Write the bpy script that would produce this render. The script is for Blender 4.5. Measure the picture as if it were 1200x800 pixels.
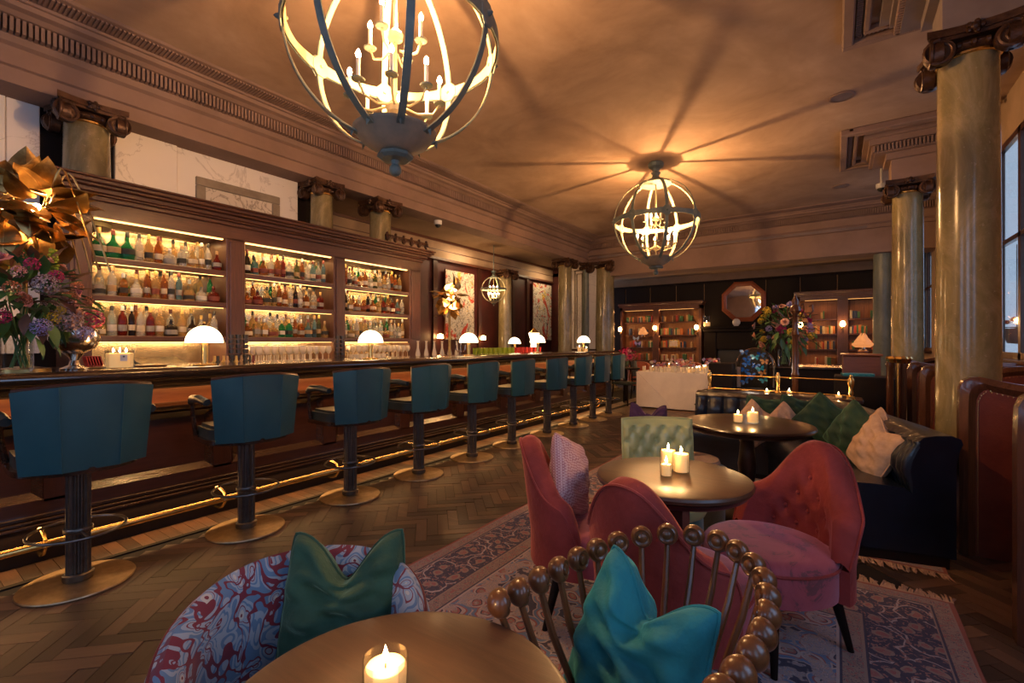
import bpy, math, random
from mathutils import Matrix, Vector
random.seed(7)
R = random.Random(11)
PI = math.pi
for o in list(bpy.data.objects): bpy.data.objects.remove(o)
scn = bpy.context.scene
COL = scn.collection
# ---------------------------------------------------------------- camera
cam = bpy.data.cameras.new('camera'); cam.sensor_width = 36; cam.lens = 36*540/1200
cam.shift_y = 1/1200; cam.clip_start = .05; cam.clip_end = 200
camo = bpy.data.objects.new('camera', cam); COL.objects.link(camo)
camo.location = (0, 0, 1.3); camo.rotation_euler = (PI/2, 0, math.atan(380/540))
scn.camera = camo
# ---------------------------------------------------------------- world, light, exposure
w = bpy.data.worlds.new('dusk'); scn.world = w; w.use_nodes = True
w.node_tree.nodes['Background'].inputs[0].default_value = (.55, .72, 1, 1)
w.node_tree.nodes['Background'].inputs[1].default_value = 1.1
scn.view_settings.view_transform = 'Standard'; scn.view_settings.look = 'None'
scn.view_settings.gamma = 1; scn.view_settings.use_curve_mapping = False
scn.view_settings.exposure = 0.0

def area(name, loc, rot, sx, sy, power, col, spread=PI):
    l = bpy.data.lights.new(name, 'AREA'); l.shape = 'RECTANGLE'; l.size = sx; l.size_y = sy
    l.energy = power; l.color = col; l.spread = spread
    o = bpy.data.objects.new(name, l); COL.objects.link(o); o.location = loc; o.rotation_euler = rot
    return o
def point(name, loc, power, col, rad=.03):
    l = bpy.data.lights.new(name, 'POINT'); l.energy = power; l.color = col; l.shadow_soft_size = rad
    o = bpy.data.objects.new(name, l); COL.objects.link(o); o.location = loc
    return o
SKYB = (.35, .58, 1)
# daylight through the windows: right wall and the wall behind the camera
for y, e in ((-.9, 13), (1.1, 17), (6.3, 9), (9.9, 8)):
    area('window_daylight', (1.5, y, 2.3), (0, PI/2, 0), 1.9, 1.1, e, SKYB)
for x in (-.3, -3.2):
    area('window_daylight', (x, -2.4, 2.3), (PI/2, 0, 0), 1.3, 2.2, 17, SKYB)
WARM = (1, .58, .22); WARM2 = (1, .7, .38); AMB = (1, .42, .1)
# ---------------------------------------------------------------- mesh builder
class MB:
    def __init__(s): s.v = []; s.f = []; s.m = Matrix()
    def add(s, vs, fs):
        b = len(s.v); s.v += [tuple(s.m @ Vector(p)) for p in vs]; s.f += [tuple(b+i for i in f) for f in fs]; return s
    def box(s, c, d, rz=0, taper=1):
        x, y, z = d[0]/2, d[1]/2, d[2]/2; cr, sr = math.cos(rz), math.sin(rz); vs = []
        for k in (-1, 1):
            t = taper if k > 0 else 1
            for i, j in ((-1, -1), (1, -1), (1, 1), (-1, 1)):
                a, b = i*x*t, j*y*t; vs.append((c[0]+a*cr-b*sr, c[1]+a*sr+b*cr, c[2]+k*z))
        return s.add(vs, [(0,3,2,1),(4,5,6,7),(0,1,5,4),(1,2,6,5),(2,3,7,6),(3,0,4,7)])
    def bb(s, x0, x1, y0, y1, z0, z1): return s.box(((x0+x1)/2, (y0+y1)/2, (z0+z1)/2), (x1-x0, y1-y0, z1-z0))
    def bev(s, x0, x1, y0, y1, z0, z1, b=.01):
        # chamfered box: octagonal outline in each axis (24 verts)
        xs = (x0, x1); ys = (y0, y1); zs = (z0, z1); vs = []; ix = {}
        for i in (0, 1):
            for j in (0, 1):
                for k in (0, 1):
                    si, sj, sk = (1, -1)[i], (1, -1)[j], (1, -1)[k]
                    for a in range(3):
                        p = [xs[i]+si*b, ys[j]+sj*b, zs[k]+sk*b]; p[a] -= (si, sj, sk)[a]*b
                        ix[(i, j, k, a)] = len(vs); vs.append(tuple(p))
        f = []
        for a in range(3):
            b1, b2 = [q for q in range(3) if q != a]
            for e in (0, 1):
                r = []
                for u, v in ((0, 0), (1, 0), (1, 1), (0, 1)):
                    t = [0, 0, 0]; t[a] = e; t[b1] = u; t[b2] = v; r.append(ix[(*t, a)])
                f.append(tuple(r))
        for a in range(3):      # edges along axis a
            b1, b2 = [q for q in range(3) if q != a]
            for u in (0, 1):
                for v in (0, 1):
                    t0 = [0, 0, 0]; t0[b1] = u; t0[b2] = v; t1 = list(t0); t1[a] = 1
                    f.append((ix[(*t0, b1)], ix[(*t1, b1)], ix[(*t1, b2)], ix[(*t0, b2)]))
        for i in (0, 1):
            for j in (0, 1):
                for k in (0, 1): f.append((ix[(i, j, k, 0)], ix[(i, j, k, 1)], ix[(i, j, k, 2)]))
        return s.add(vs, f)
    def lathe(s, prof, n=16, c=(0, 0, 0), cap=True, a0=0, fl=None):
        vs = []; fs = []; m = len(prof)
        for i in range(n):
            a = a0+2*PI*i/n; q = 1 if fl is None else fl(i)
            for r, z in prof: vs.append((c[0]+r*q*math.cos(a), c[1]+r*q*math.sin(a), c[2]+z))
        for i in range(n):
            j = (i+1) % n
            for k in range(m-1): fs.append((i*m+k, j*m+k, j*m+k+1, i*m+k+1))
        if cap:
            if prof[0][0] > 1e-5: fs.append(tuple(i*m for i in range(n))[::-1])
            if prof[-1][0] > 1e-5: fs.append(tuple(i*m+m-1 for i in range(n)))
        return s.add(vs, fs)
    def tube(s, pts, r, n=8, closed=False, cap=True):
        pts = [Vector(p) for p in pts]; N = len(pts); vs = []; fs = []
        rr = r if isinstance(r, (list, tuple)) else [r]*N
        up = Vector((0, 0, 1)); prev = None
        for i, p in enumerate(pts):
            if closed: t = pts[(i+1) % N]-pts[i-1]
            else: t = pts[min(i+1, N-1)]-pts[max(i-1, 0)]
            t.normalize()
            if prev is None:
                a = t.cross(up) if abs(t.z) < .95 else t.cross(Vector((1, 0, 0)))
            else: a = prev - t*prev.dot(t)
            a.normalize(); prev = a; b = t.cross(a)
            for k in range(n):
                q = 2*PI*k/n; vs.append(tuple(p+(a*math.cos(q)+b*math.sin(q))*rr[i]))
        M = N if closed else N-1
        for i in range(M):
            j = (i+1) % N
            for k in range(n): l = (k+1) % n; fs.append((i*n+k, i*n+l, j*n+l, j*n+k))
        if cap and not closed: fs.append(tuple(range(n))[::-1]); fs.append(tuple((N-1)*n+k for k in range(n)))
        return s.add(vs, fs)
    def cyl(s, a, b, r, n=10, r2=None): return s.tube([a, b], [r, r if r2 is None else r2], n)
    def ball(s, c, r, n=10, m=6, sz=1):
        pr = [(r*math.sin(PI*k/m), -r*sz*math.cos(PI*k/m)) for k in range(m+1)]
        pr[0] = (0, -r*sz); pr[-1] = (0, r*sz); return s.lathe(pr, n, c, cap=False)
    def grid(s, fn, nu, nv, cu=False):
        vs = [fn(i/(nu if cu else nu-1), j/(nv-1)) for i in range(nu) for j in range(nv)]
        fs = [(i*nv+j, ((i+1) % nu)*nv+j, ((i+1) % nu)*nv+j+1, i*nv+j+1) for i in range(nu if cu else nu-1) for j in range(nv-1)]
        return s.add(vs, fs)
    def prism(s, poly, z0, z1, ax='z'):
        n = len(poly); P = []
        for z in (z0, z1):
            for a, b in poly: P.append({'z': (a, b, z), 'y': (a, z, b), 'x': (z, a, b)}[ax])
        return s.add(P, [tuple(range(n))[::-1], tuple(range(n, 2*n))]+[(i, (i+1) % n, n+(i+1) % n, n+i) for i in range(n)])
    def sweepY(s, prof, y0, y1):    # closed profile (x,z) extruded along y
        return s.prism(prof, y0, y1, 'y')
CACHE = {}
def mesh_of(mb, name, mat, smooth=40):
    me = bpy.data.meshes.new(name); me.from_pydata(mb.v, [], mb.f); me.validate()
    if smooth:
        me.polygons.foreach_set('use_smooth', [True]*len(me.polygons))
        me.set_sharp_from_angle(angle=math.radians(smooth))
    if mat: me.materials.append(mat)
    me.update(); return me
def O(name, mb, mat=None, parent=None, smooth=40, loc=None, rot=None, kind=None):
    me = mb if isinstance(mb, bpy.types.Mesh) else mesh_of(mb, name, mat, smooth)
    o = bpy.data.objects.new(name, me); COL.objects.link(o)
    if parent: o.parent = parent
    if loc: o.location = loc
    if rot: o.rotation_euler = rot
    if kind: o['kind'] = kind
    return o
def TAG(o, label, cat, group=None):
    o['label'] = label; o['category'] = cat
    if group: o['group'] = group
    return o
def E(name, label, cat, loc=(0, 0, 0), rz=0, group=None):
    o = bpy.data.objects.new(name, None); COL.objects.link(o); o.empty_display_size = .1
    o.location = loc; o.rotation_euler = (0, 0, rz); return TAG(o, label, cat, group)
def ST(name, mb, mat, parent=None, smooth=30):
    o = O(name, mb, mat, parent, smooth)
    if not parent: o['kind'] = 'structure'
    return o
def TREE(o, loc=None, rz=None, label=None, parent=None):
    c = o.copy(); COL.objects.link(c); c.parent = parent
    for ch in list(o.children): TREE(ch, parent=c)
    if loc is not None: c.location = loc
    if rz is not None: c.rotation_euler = (0, 0, rz)
    if label: c['label'] = label
    return c
ORD = 'first second third fourth fifth sixth seventh eighth ninth tenth eleventh twelfth thirteenth fourteenth fifteenth sixteenth seventeenth eighteenth nineteenth twentieth twenty-first twenty-second twenty-third twenty-fourth twenty-fifth twenty-sixth twenty-seventh twenty-eighth twenty-ninth thirtieth'.split()
# ---------------------------------------------------------------- materials
def rgba(c): return (c[0], c[1], c[2], 1)
class NM:
    def __init__(s, name):
        s.mt = bpy.data.materials.new(name); s.mt.use_nodes = True; s.nt = s.mt.node_tree
        s.b = s.nt.nodes['Principled BSDF']; s.tc = None
    def n(s, t, **k):
        x = s.nt.nodes.new(t)
        for a, v in k.items(): setattr(x, a, v)
        return x
    def l(s, a, b): s.nt.links.new(a, b)
    def co(s, sc=(1, 1, 1), rot=(0, 0, 0), loc=(0, 0, 0), src='Object'):
        t = s.n('ShaderNodeTexCoord'); m = s.n('ShaderNodeMapping'); s.l(t.outputs[src], m.inputs[0])
        m.inputs['Scale'].default_value = sc; m.inputs['Rotation'].default_value = rot; m.inputs['Location'].default_value = loc
        return m.outputs[0]
    def noise(s, co, scale=5, det=4, rough=.6, dist=0):
        x = s.n('ShaderNodeTexNoise'); s.l(co, x.inputs['Vector']); x.inputs['Scale'].default_value = scale
        x.inputs['Detail'].default_value = det; x.inputs['Roughness'].default_value = rough; x.inputs['Distortion'].default_value = dist
        return x.outputs['Fac']
    def ramp(s, fac, stops, const=False):
        x = s.n('ShaderNodeValToRGB'); s.l(fac, x.inputs[0]); e = x.color_ramp.elements
        if const: x.color_ramp.interpolation = 'CONSTANT'
        e[0].position = stops[0][0]; e[0].color = rgba(stops[0][1]); e[1].position = stops[-1][0]; e[1].color = rgba(stops[-1][1])
        for p, c in stops[1:-1]: q = e.new(p); q.color = rgba(c)
        return x.outputs[0]
    def math(s, op, a, b=None, clamp=False):
        x = s.n('ShaderNodeMath', operation=op, use_clamp=clamp)
        for i, v in enumerate((a, b)):
            if v is None: continue
            if isinstance(v, (int, float)): x.inputs[i].default_value = v
            else: s.l(v, x.inputs[i])
        return x.outputs[0]
    def mix(s, f, a, b, mode='MIX'):
        x = s.n('ShaderNodeMix', data_type='RGBA', blend_type=mode)
        for i, v in ((0, f), (6, a), (7, b)):
            if isinstance(v, (int, float)): x.inputs[i].default_value = v
            elif isinstance(v, tuple): x.inputs[i].default_value = rgba(v)
            else: s.l(v, x.inputs[i])
        return x.outputs[2]
    def bump(s, h, st=.2, d=.01):
        x = s.n('ShaderNodeBump'); s.l(h, x.inputs['Height']); x.inputs['Strength'].default_value = st; x.inputs['Distance'].default_value = d
        s.l(x.outputs[0], s.b.inputs['Normal'])
    def set(s, **k):
        nm = dict(rough='Roughness', metal='Metallic', coat='Coat Weight', sheen='Sheen Weight', trans='Transmission Weight', ior='IOR', spec='Specular IOR Level', em='Emission Strength', sheenr='Sheen Roughness', coatr='Coat Roughness', alpha='Alpha', sss='Subsurface Weight')
        for a, v in k.items():
            if a in ('emc', 'sheenc', 'col'):
                s.b.inputs[{'emc': 'Emission Color', 'sheenc': 'Sheen Tint', 'col': 'Base Color'}[a]].default_value = rgba(v)
            elif isinstance(v, (int, float)): s.b.inputs[nm[a]].default_value = v
            else: s.l(v, s.b.inputs[nm[a]])
        return s
def NZ(name, c1, c2=None, scale=8, st=(1, 1, 1), bump=0, lo=.35, hi=.65, det=4, bs=None, dist=0, **k):
    m = NM(name); c2 = c2 or tuple(x*.75 for x in c1)
    co = m.co(st); f = m.noise(co, scale, det, dist=dist)
    m.l(m.ramp(f, [(lo, c1), (hi, c2)]), m.b.inputs['Base Color'])
    if bump: m.bump(m.noise(co, bs or scale*3, 3), bump)
    m.set(**k); return m.mt
def wood(name, c1, c2, axis=2, rough=.35, coat=.3, scale=6, objrand=False):
    m = NM(name); st = [7, 7, 7]; st[axis] = .6
    co = m.co(tuple(st)); f = m.noise(co, scale, 5, .65, 1.2); f2 = m.noise(m.co(), 1.7, 2)
    c = m.ramp(f, [(.3, c1), (.7, c2)])
    c = m.mix(m.math('MULTIPLY', f2, .6), c, tuple(x*.45 for x in c1), 'MIX')
    if objrand:
        a = m.n('ShaderNodeObjectInfo').outputs['Random']; g = m.n('ShaderNodeNewGeometry').outputs['Random Per Island']
        r = m.math('FRACT', m.math('ADD', a, g)); c = m.mix(1.0, c, m.ramp(r, [(0, (.45, .45, .46)), (.5, (.95, .93, .9)), (1, (1.7, 1.55, 1.4))]), 'MULTIPLY')
    m.l(c, m.b.inputs['Base Color']); m.bump(f, .15, .004); m.set(rough=rough, coat=coat, coatr=.15); return m.mt
def metal(name, c, rough=.25, c2=None, scale=20): return NZ(name, c, c2 or tuple(x*.7 for x in c), scale, metal=1, rough=rough)
def emit(name, c, s):
    m = NM(name); m.set(col=(0, 0, 0), emc=c, em=s); return m.mt
def velvet(name, c1, c2, sh=(1, .6, .6), scale=5): return NZ(name, c1, c2, scale, bump=.45, bs=26, dist=.6, rough=.8, sheen=.5, sheenr=.35, sheenc=sh, lo=.3, hi=.7)
def glass(name, c, rough=.03, tr=.92): return NZ(name, c, c, 3, rough=rough, trans=tr, ior=1.33)

M_DARKWOOD = wood('mahogany', (.075, .024, .014), (.035, .011, .007), 1, .32, .25)
M_DARKWOODV = wood('mahogany_upright', (.075, .024, .014), (.035, .011, .007), 2, .32, .25)
M_BACKBAR = wood('backbar_mahogany', (.15, .055, .03), (.075, .026, .015), 2, .42, .15)
M_BACKBARH = wood('backbar_mahogany_rail', (.15, .055, .03), (.075, .026, .015), 1, .42, .15)
M_BARTOP = wood('bar_top_wood', (.06, .026, .014), (.03, .013, .008), 1, .16, .6)
M_TABLE = wood('table_wood', (.12, .055, .028), (.06, .026, .014), 0, .38, .08, 4)
M_TABLED = wood('dark_table_wood', (.035, .013, .008), (.018, .007, .005), 0, .3, .2, 4)
M_SPOOL = wood('turned_oak', (.20, .072, .024), (.10, .034, .012), 2, .3, .3, 4)
M_BLACKWOOD = wood('black_wood', (.013, .005, .004), (.006, .003, .002), 2, .65, 0)
M_BLACKWOOD.node_tree.nodes['Principled BSDF'].inputs['Specular IOR Level'].default_value = .25
M_FLOOR = wood('parquet_oak', (.13, .08, .055), (.062, .038, .026), 0, .45, .08, 5, True)
M_FLOORB = wood('border_oak', (.15, .085, .05), (.08, .045, .028), 0, .42, .08, 5, True)
M_SUB = NZ('floor_gap', (.012, .008, .006), rough=.9)
M_CEIL = NM('mottled_plaster_ceiling')
c_ = M_CEIL.co(); f_ = M_CEIL.noise(c_, .9, 6, .62, .4); g_ = M_CEIL.noise(c_, 4, 5)
M_CEIL.l(M_CEIL.mix(M_CEIL.math('MULTIPLY', g_, .5), M_CEIL.ramp(f_, [(.32, (.27, .17, .11)), (.5, (.42, .28, .19)), (.68, (.54, .38, .27))]), (.29, .185, .12)), M_CEIL.b.inputs['Base Color'])
M_CEIL.set(rough=.9); M_CEIL = M_CEIL.mt
M_CORN = NZ('cornice_plaster', (.29, .185, .145), (.23, .145, .11), 2, rough=.8, bump=.1)
M_FRIEZE = NZ('pale_frieze_plaster', (.40, .27, .18), (.31, .21, .13), 2, rough=.8)
M_GREYSTONE = NZ('grey_painted_stone', (.22, .17, .165), (.17, .13, .125), 3, rough=.8)
def marble(name, base, vein, scale=2.2, w=.05, rough=.3):
    m = NM(name); co = m.co((1, 1, 1), (.4, .3, .6)); f = m.noise(co, scale, 6, .6, 1.6)
    d = m.math('ABSOLUTE', m.math('SUBTRACT', f, .5))
    c = m.ramp(d, [(0, vein), (w, base), (1, tuple(x*.92 for x in base))]); m.l(c, m.b.inputs['Base Color']); m.set(rough=rough); return m.mt
M_MARBLE = marble('white_marble', (.88, .82, .76), (.66, .60, .55), 1.3, .014)
M_MARBLE2 = marble('veined_marble', (.66, .60, .53), (.3, .25, .21), 3, .03)
M_FRAME = NZ('taupe_marble', (.3, .25, .19), (.22, .18, .14), 6, rough=.35)
m = NM('olive_scagliola'); co = m.co((1, 1, .45)); f = m.noise(co, 3.5, 6, .7, 1.8); g = m.noise(m.co(), 40, 4, .7)
c = m.ramp(f, [(.3, (.17, .14, .065)), (.5, (.26, .21, .105)), (.62, (.33, .265, .15)), (.75, (.22, .195, .115))])
c = m.mix(m.ramp(g, [(.62, (0, 0, 0)), (.7, (1, 1, 1))]), c, (.38, .31, .2)); m.l(c, m.b.inputs['Base Color']); m.set(rough=.2, coat=.3, coatr=.1); M_COLUMN = m.mt
m = NM('grey_green_marble'); co = m.co((1, 1, .4)); f = m.noise(co, 5, 6, .7, 1.5)
m.l(m.ramp(f, [(.3, (.12, .14, .11)), (.7, (.22, .24, .19))]), m.b.inputs['Base Color']); m.set(rough=.4); M_COLGREY = m.mt
M_CAP = NZ('dark_bronze_capital', (.11, .052, .028), (.045, .02, .012), 14, rough=.35, metal=.4, bump=.4, bs=50)
M_TEAL = NM('teal_leather'); co = M_TEAL.co(); f = M_TEAL.noise(co, 3, 4); g = M_TEAL.noise(co, 220, 2)
M_TEAL.l(M_TEAL.ramp(f, [(.3, (.014, .068, .088)), (.7, (.023, .098, .12))]), M_TEAL.b.inputs['Base Color']); M_TEAL.bump(g, .12, .002); M_TEAL.set(rough=.42); M_TEAL = M_TEAL.mt
M_DKLEATHER = NZ('dark_leather', (.03, .045, .05), (.02, .028, .03), 6, rough=.32, bump=.15, bs=150)
M_BLUE = NZ('blue_leather', (.006, .012, .028), (.004, .007, .016), 5, rough=.3, bump=.2, bs=120, coat=.2)
M_IRON = metal('blackened_steel', (.17, .15, .14), .38)
M_BASE = metal('bronzed_steel', (.50, .36, .22), .42)
M_BRASS = metal('polished_brass', (.95, .66, .25), .27, (.8, .5, .16))
M_GOLD = metal('gold_leaf_metal', (.58, .38, .14), .33, (.27, .16, .055), 9)
M_SILVER = metal('silver', (.7, .62, .55), .15)
M_VERD = NZ('verdigris_metal', (.22, .24, .19), (.11, .15, .15), 6, rough=.5, metal=.15)
M_BOWL = NZ('weathered_bronze_bowl', (.42, .31, .21), (.2, .19, .15), 4, rough=.55, metal=.1)
M_GILTLIT = NZ('gilt_and_lit_metal', (.5, .45, .28), (.4, .35, .22), 7, rough=.5, metal=.2)  # gilt rod and arms; strap insides have lamplight put into this paler colour
M_PINK = velvet('pink_velvet', (.33, .045, .04), (.2, .021, .016), (1, .4, .38))
M_PINKSEAT = NM('worn_pink_velvet'); co = M_PINKSEAT.co(); f = M_PINKSEAT.noise(co, 7, 6, .7, 1.)
M_PINKSEAT.l(M_PINKSEAT.ramp(f, [(.3, (.42, .085, .11)), (.55, (.34, .06, .08)), (.585, (.15, .045, .05)), (.7, (.2, .05, .055))]), M_PINKSEAT.b.inputs['Base Color']); M_PINKSEAT.set(rough=.75, sheen=.7, sheenc=(1, .6, .75)); M_PINKSEAT = M_PINKSEAT.mt
M_GREENL = NZ('pale_green_leather', (.40, .43, .20), (.30, .34, .16), 5, rough=.28, bump=.1, bs=100)
M_GREENV = velvet('deep_green_velvet', (.024, .085, .048), (.011, .045, .027), (.6, 1, .75))
M_DGREENV = velvet('bottle_green_velvet', (.015, .06, .035), (.008, .03, .02), (.3, .8, .5))
M_TEALV = velvet('teal_velvet', (.01, .22, .25), (.005, .12, .15), (.2, .9, 1))
M_PURPLE = velvet('purple_velvet', (.05, .015, .075), (.03, .008, .04), (.7, .4, 1))
M_CREAM = NZ('cream_linen', (.62, .42, .28), (.52, .34, .22), 30, rough=.9, bump=.4, bs=200)
m = NM('pink_lattice_weave'); co = m.co((1, 1, 1), (0, .785, 0)); ck = m.n('ShaderNodeTexChecker'); m.l(co, ck.inputs[0]); ck.inputs['Scale'].default_value = 110
ck.inputs[1].default_value = (.62, .42, .42, 1); ck.inputs[2].default_value = (.38, .17, .2, 1); m.l(ck.outputs[0], m.b.inputs['Base Color']); m.set(rough=.85); M_WEAVE = m.mt
M_REDL = NZ('oxblood_leather', (.20, .042, .018), (.11, .02, .01), 4, rough=.35, bump=.1, bs=90)
M_RED = NZ('dark_red_wall', (.07, .011, .008), (.04, .007, .005), 3, rough=.5)
M_CLOTH = NZ('white_table_linen', (.72, .66, .64), (.64, .58, .57), 4, rough=.9)
M_WAX = NM('candle_wax'); M_WAX.set(col=(.9, .6, .3), rough=.6, sss=.0, emc=(1, .5, .16), em=.55); M_WAX = M_WAX.mt
M_WAX2 = emit('lit_wax', (1, .62, .26), 6)
M_FLAME = emit('flame', (1, .66, .3), 130)
M_BULB = emit('candle_bulb', (1, .50, .19), 620)
M_SHADE = emit('lit_opal_glass', (1, .72, .42), 6.5)
M_SCONCE = emit('lit_sconce_glass', (1, .55, .2), 30)
M_LED = emit('warm_led_strip', (1, .52, .16), 5)
M_LED2 = emit('dim_led_strip', (1, .45, .12), 2.5)
M_WHITE = NZ('white_plastic', (.75, .72, .7), (.68, .66, .64), 5, rough=.4)
M_BLACK = NZ('black_plastic', (.012, .012, .012), rough=.4)
m = NM('clear_glass'); tr = m.n('ShaderNodeBsdfTransparent'); gl = m.n('ShaderNodeBsdfGlossy'); gl.inputs['Roughness'].default_value = .03
mx = m.n('ShaderNodeMixShader'); lw = m.n('ShaderNodeLayerWeight'); lw.inputs[0].default_value = .25; m.l(m.math('MULTIPLY', lw.outputs['Fresnel'], .45), mx.inputs[0]); m.l(tr.outputs[0], mx.inputs[1]); m.l(gl.outputs[0], mx.inputs[2])
tr.inputs[0].default_value = (.95, .96, .95, 1); m.l(mx.outputs[0], m.nt.nodes['Material Output'].inputs[0]); M_GLASS = m.mt
M_MIRROR = NM('antiqued_mirror'); co = M_MIRROR.co(); f = M_MIRROR.noise(co, 6, 5)
M_MIRROR.l(M_MIRROR.ramp(f, [(.35, (.6, .46, .3)), (.7, (.32, .22, .12))]), M_MIRROR.b.inputs['Base Color']); M_MIRROR.set(metal=.85, rough=.25); M_MIRROR = M_MIRROR.mt
# ================================================================ SETTING
XL, XM, XA, XR, YN, YF, ZC, ZB = -5.59, -5.95, -7.0, 1.55, -2.5, 14.0, 4.05, 3.45
floor = ST('floor', MB().bb(XA-.2, XR+.2, YN-.2, YF+.2, -.12, -.008), M_SUB)
# herringbone parquet: blocks laid at 45 degrees to the bar
Lb, Wb = .30, .075; c45 = math.sqrt(.5)
near = []; far = MB()
bm_ = MB().bb(.0014, Lb-.0014, .0014, Wb-.0014, -.010, 0); bme = None
def visible(x, y):
    d = -x*.5755+y*.8178; l = x*.8178+y*.5755
    return d > .5 and abs(l/d) < 1.35 and 702/d < 440
tiles = []
for k in range(-120, 130):
    for t in range(-16, 17):
        for hv in (0, 1):
            if hv == 0: ox, oy, a = (k+8*t)*Wb, k*Wb, 0
            else: ox, oy, a = (k+8*t+1)*Wb, (k-7)*Wb, PI/2
            x = (ox-oy)*c45-2.2; y = (ox+oy)*c45+3
            aa = a+PI/4
            cx, cy = x+math.cos(aa)*Lb/2-math.sin(aa)*Wb/2, y+math.sin(aa)*Lb/2+math.cos(aa)*Wb/2
            if cx < -3.44 or cx > 1.4 or cy < -1.2 or cy > 11.5: continue
            if not visible(cx, cy): continue
            if -1.85 < cx < .3 and .2 < cy < 3.3: continue        # lies under the rug
            d = -cx*.5755+cy*.8178
            tiles.append((d, x, y, aa))
tiles.sort()
for i, (d, x, y, a) in enumerate(tiles):
    z = R.uniform(-.0016, .0004)
    if i < 280:
        if bme is None: bme = mesh_of(bm_, 'floor_block', M_FLOOR, 0)
        near.append(O('floor_block', bme, parent=floor, loc=(x, y, z), rot=(R.uniform(-.003, .003), R.uniform(-.003, .003), a)))
    else:
        far.m = Matrix.Translation((x, y, z)) @ Matrix.Rotation(a, 4, 'Z'); far.bb(.0014, Lb-.0014, .0014, Wb-.0014, -.01, 0)
far.m = Matrix(); O('parquet_field', far, M_FLOOR, floor, 0, kind='stuff')
# border course beside the bar
far = MB(); y = -1.5
while y < 11:
    far.bb(-3.86, -3.625, y+.001, y+.073, -.01, R.uniform(-.001, .0)); y += .075
O('border_boards', far, M_FLOORB, floor, 0, kind='stuff')
O('border_strip', MB().bb(-3.62, -3.585, -1.5, 11, -.01, .0005), M_BLACKWOOD, floor, 0)
# ceiling
ceil = ST('ceiling', MB().bb(XA, XR+.2, YN-.2, 12.0, ZC, ZC+.1), M_CEIL)
ST('ceiling_back_bay', MB().bb(XA, XR+.2, 12.0, YF, 3.25, 3.35), M_FRIEZE)['kind'] = 'structure'
ST('ceiling_aisle', MB().bb(XA, -5.9, 3.85, 12.2, 3.5, 3.56), M_FRIEZE)
# entablature on the left and across the back
prof = [(-5.95, 3.45), (-5.59, 3.45), (-5.59, 3.58), (-5.56, 3.59), (-5.56, 3.74), (-5.52, 3.76), (-5.50, 3.80), (-5.50, 3.93), (-5.42, 3.935), (-5.38, 3.96), (-5.32, 3.97), (-5.30, 4.0), (-5.27, 4.0), (-5.26, 4.02), (-5.05, 4.03), (-5.03, 4.049), (-5.95, 4.049)]
tl = ST('trim_1', MB().sweepY(prof, YN, 11.62), M_CORN, smooth=0)
d = MB(); y = YN
while y < 11.45: d.bb(-5.505, -5.425, y, y+.022, 3.81, 3.925); y += .036
O('dentil_row', d, M_CORN, tl, 0, kind='stuff')
d = MB(); y = YN
while y < 11.2: d.bb(-5.25, -5.09, y, y+.017, 4.014, 4.032); y += .03
O('egg_moulding', d, M_CORN, tl, 0, kind='stuff')
profb = [(12.2, 3.08), (11.6, 3.08), (11.6, 3.56), (11.55, 3.57), (11.55, 3.63), (11.5, 3.66), (11.5, 3.80), (11.46, 3.81), (11.46, 3.93), (11.38, 3.935), (11.34, 3.96), (11.28, 3.97), (11.26, 4.0), (11.22, 4.0), (11.2, 4.02), (11.0, 4.03), (10.98, 4.049), (12.2, 4.049)]
tb = ST('trim_2', MB().prism(profb, -5.6, XR, 'x'), M_CORN, smooth=0)
O('picture_band', MB().bb(-5.3, .5, 11.545, 11.552, 3.575, 3.625), M_GREYSTONE, tb, 0)
d = MB(); x = -5.4
while x < XR: d.bb(x, x+.022, 11.39, 11.465, 3.81, 3.925); x += .036
O('dentil_row', d, M_CORN, tb, 0, kind='stuff')
# left wall behind the back bar: marble slabs and framed inset
wl = ST('wall_left', MB().bb(-6.15, -5.97, YN, 3.86, 0, 3.5), M_BLACKWOOD)
for a, b in ((YN, -.9), (-.9, .75), (1.48, 2.02), (2.02, 3.42)):
    O('marble_slab', MB().bev(-5.98, -5.93 if b != 2.02 else -5.90, a+.004, b-.004, 1.2, 3.452, .006), M_MARBLE, wl, 0)
O('marble_slab', MB().bev(-5.98, -5.94, .75, .96, 1.2, 3.452, .006), M_MARBLE, wl, 0)
y0, y1, z0, z1 = 2.2, 3.16, 2.2, 3.18
fr = MB(); 
for a in ((y0, y1, z1-.1, z1), (y0, y1, z0, z0+.1), (y0, y0+.1, z0+.1, z1-.1), (y1-.1, y1, z0+.1, z1-.1)): fr.bev(-5.935, -5.90, *a, .008)
fo = O('inset_frame', fr, M_FRAME, wl, 0)
O('inset_panel', MB().bb(-5.935, -5.918, y0+.1, y1-.1, z0+.1, z1-.1), M_MARBLE2, wl, 0)
# left aisle beyond the back bar: red panelled wall under a pale frieze
wa = ST('wall_aisle', MB().bb(XA-.12, XA, 3.7, 12.4, 0, 3.6), M_RED)
wa2 = ST('wall_aisle_return', MB().bb(XA, -5.95, 3.70, 3.86, 0, 3.5), M_FRIEZE)
ST('wall_aisle_end', MB().bb(XA, -5.9, 12.0, 12.2, 0, 3.6), M_RED)
fz = MB(); fz.bb(XA, XA+.05, 3.86, 12, 3.1, 3.5); O('frieze_board', fz, M_FRIEZE, wa, 0)
O('frieze_moulding', MB().bb(XA+.05, XA+.09, 3.86, 12, 3.06, 3.11).bb(XA+.05, XA+.06, 3.86, 12, 3.27, 3.285).bb(XA+.05, XA+.08, 3.86, 12, 3.45, 3.5), M_BACKBARH, wa, 0)
for y in (4.6, 5.8, 7.0, 8.5, 9.9, 10.6): O('wall_batten', MB().bb(XA, XA+.05, y, y+.12, 0, 3.06), M_DARKWOODV, wa, 0)
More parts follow.
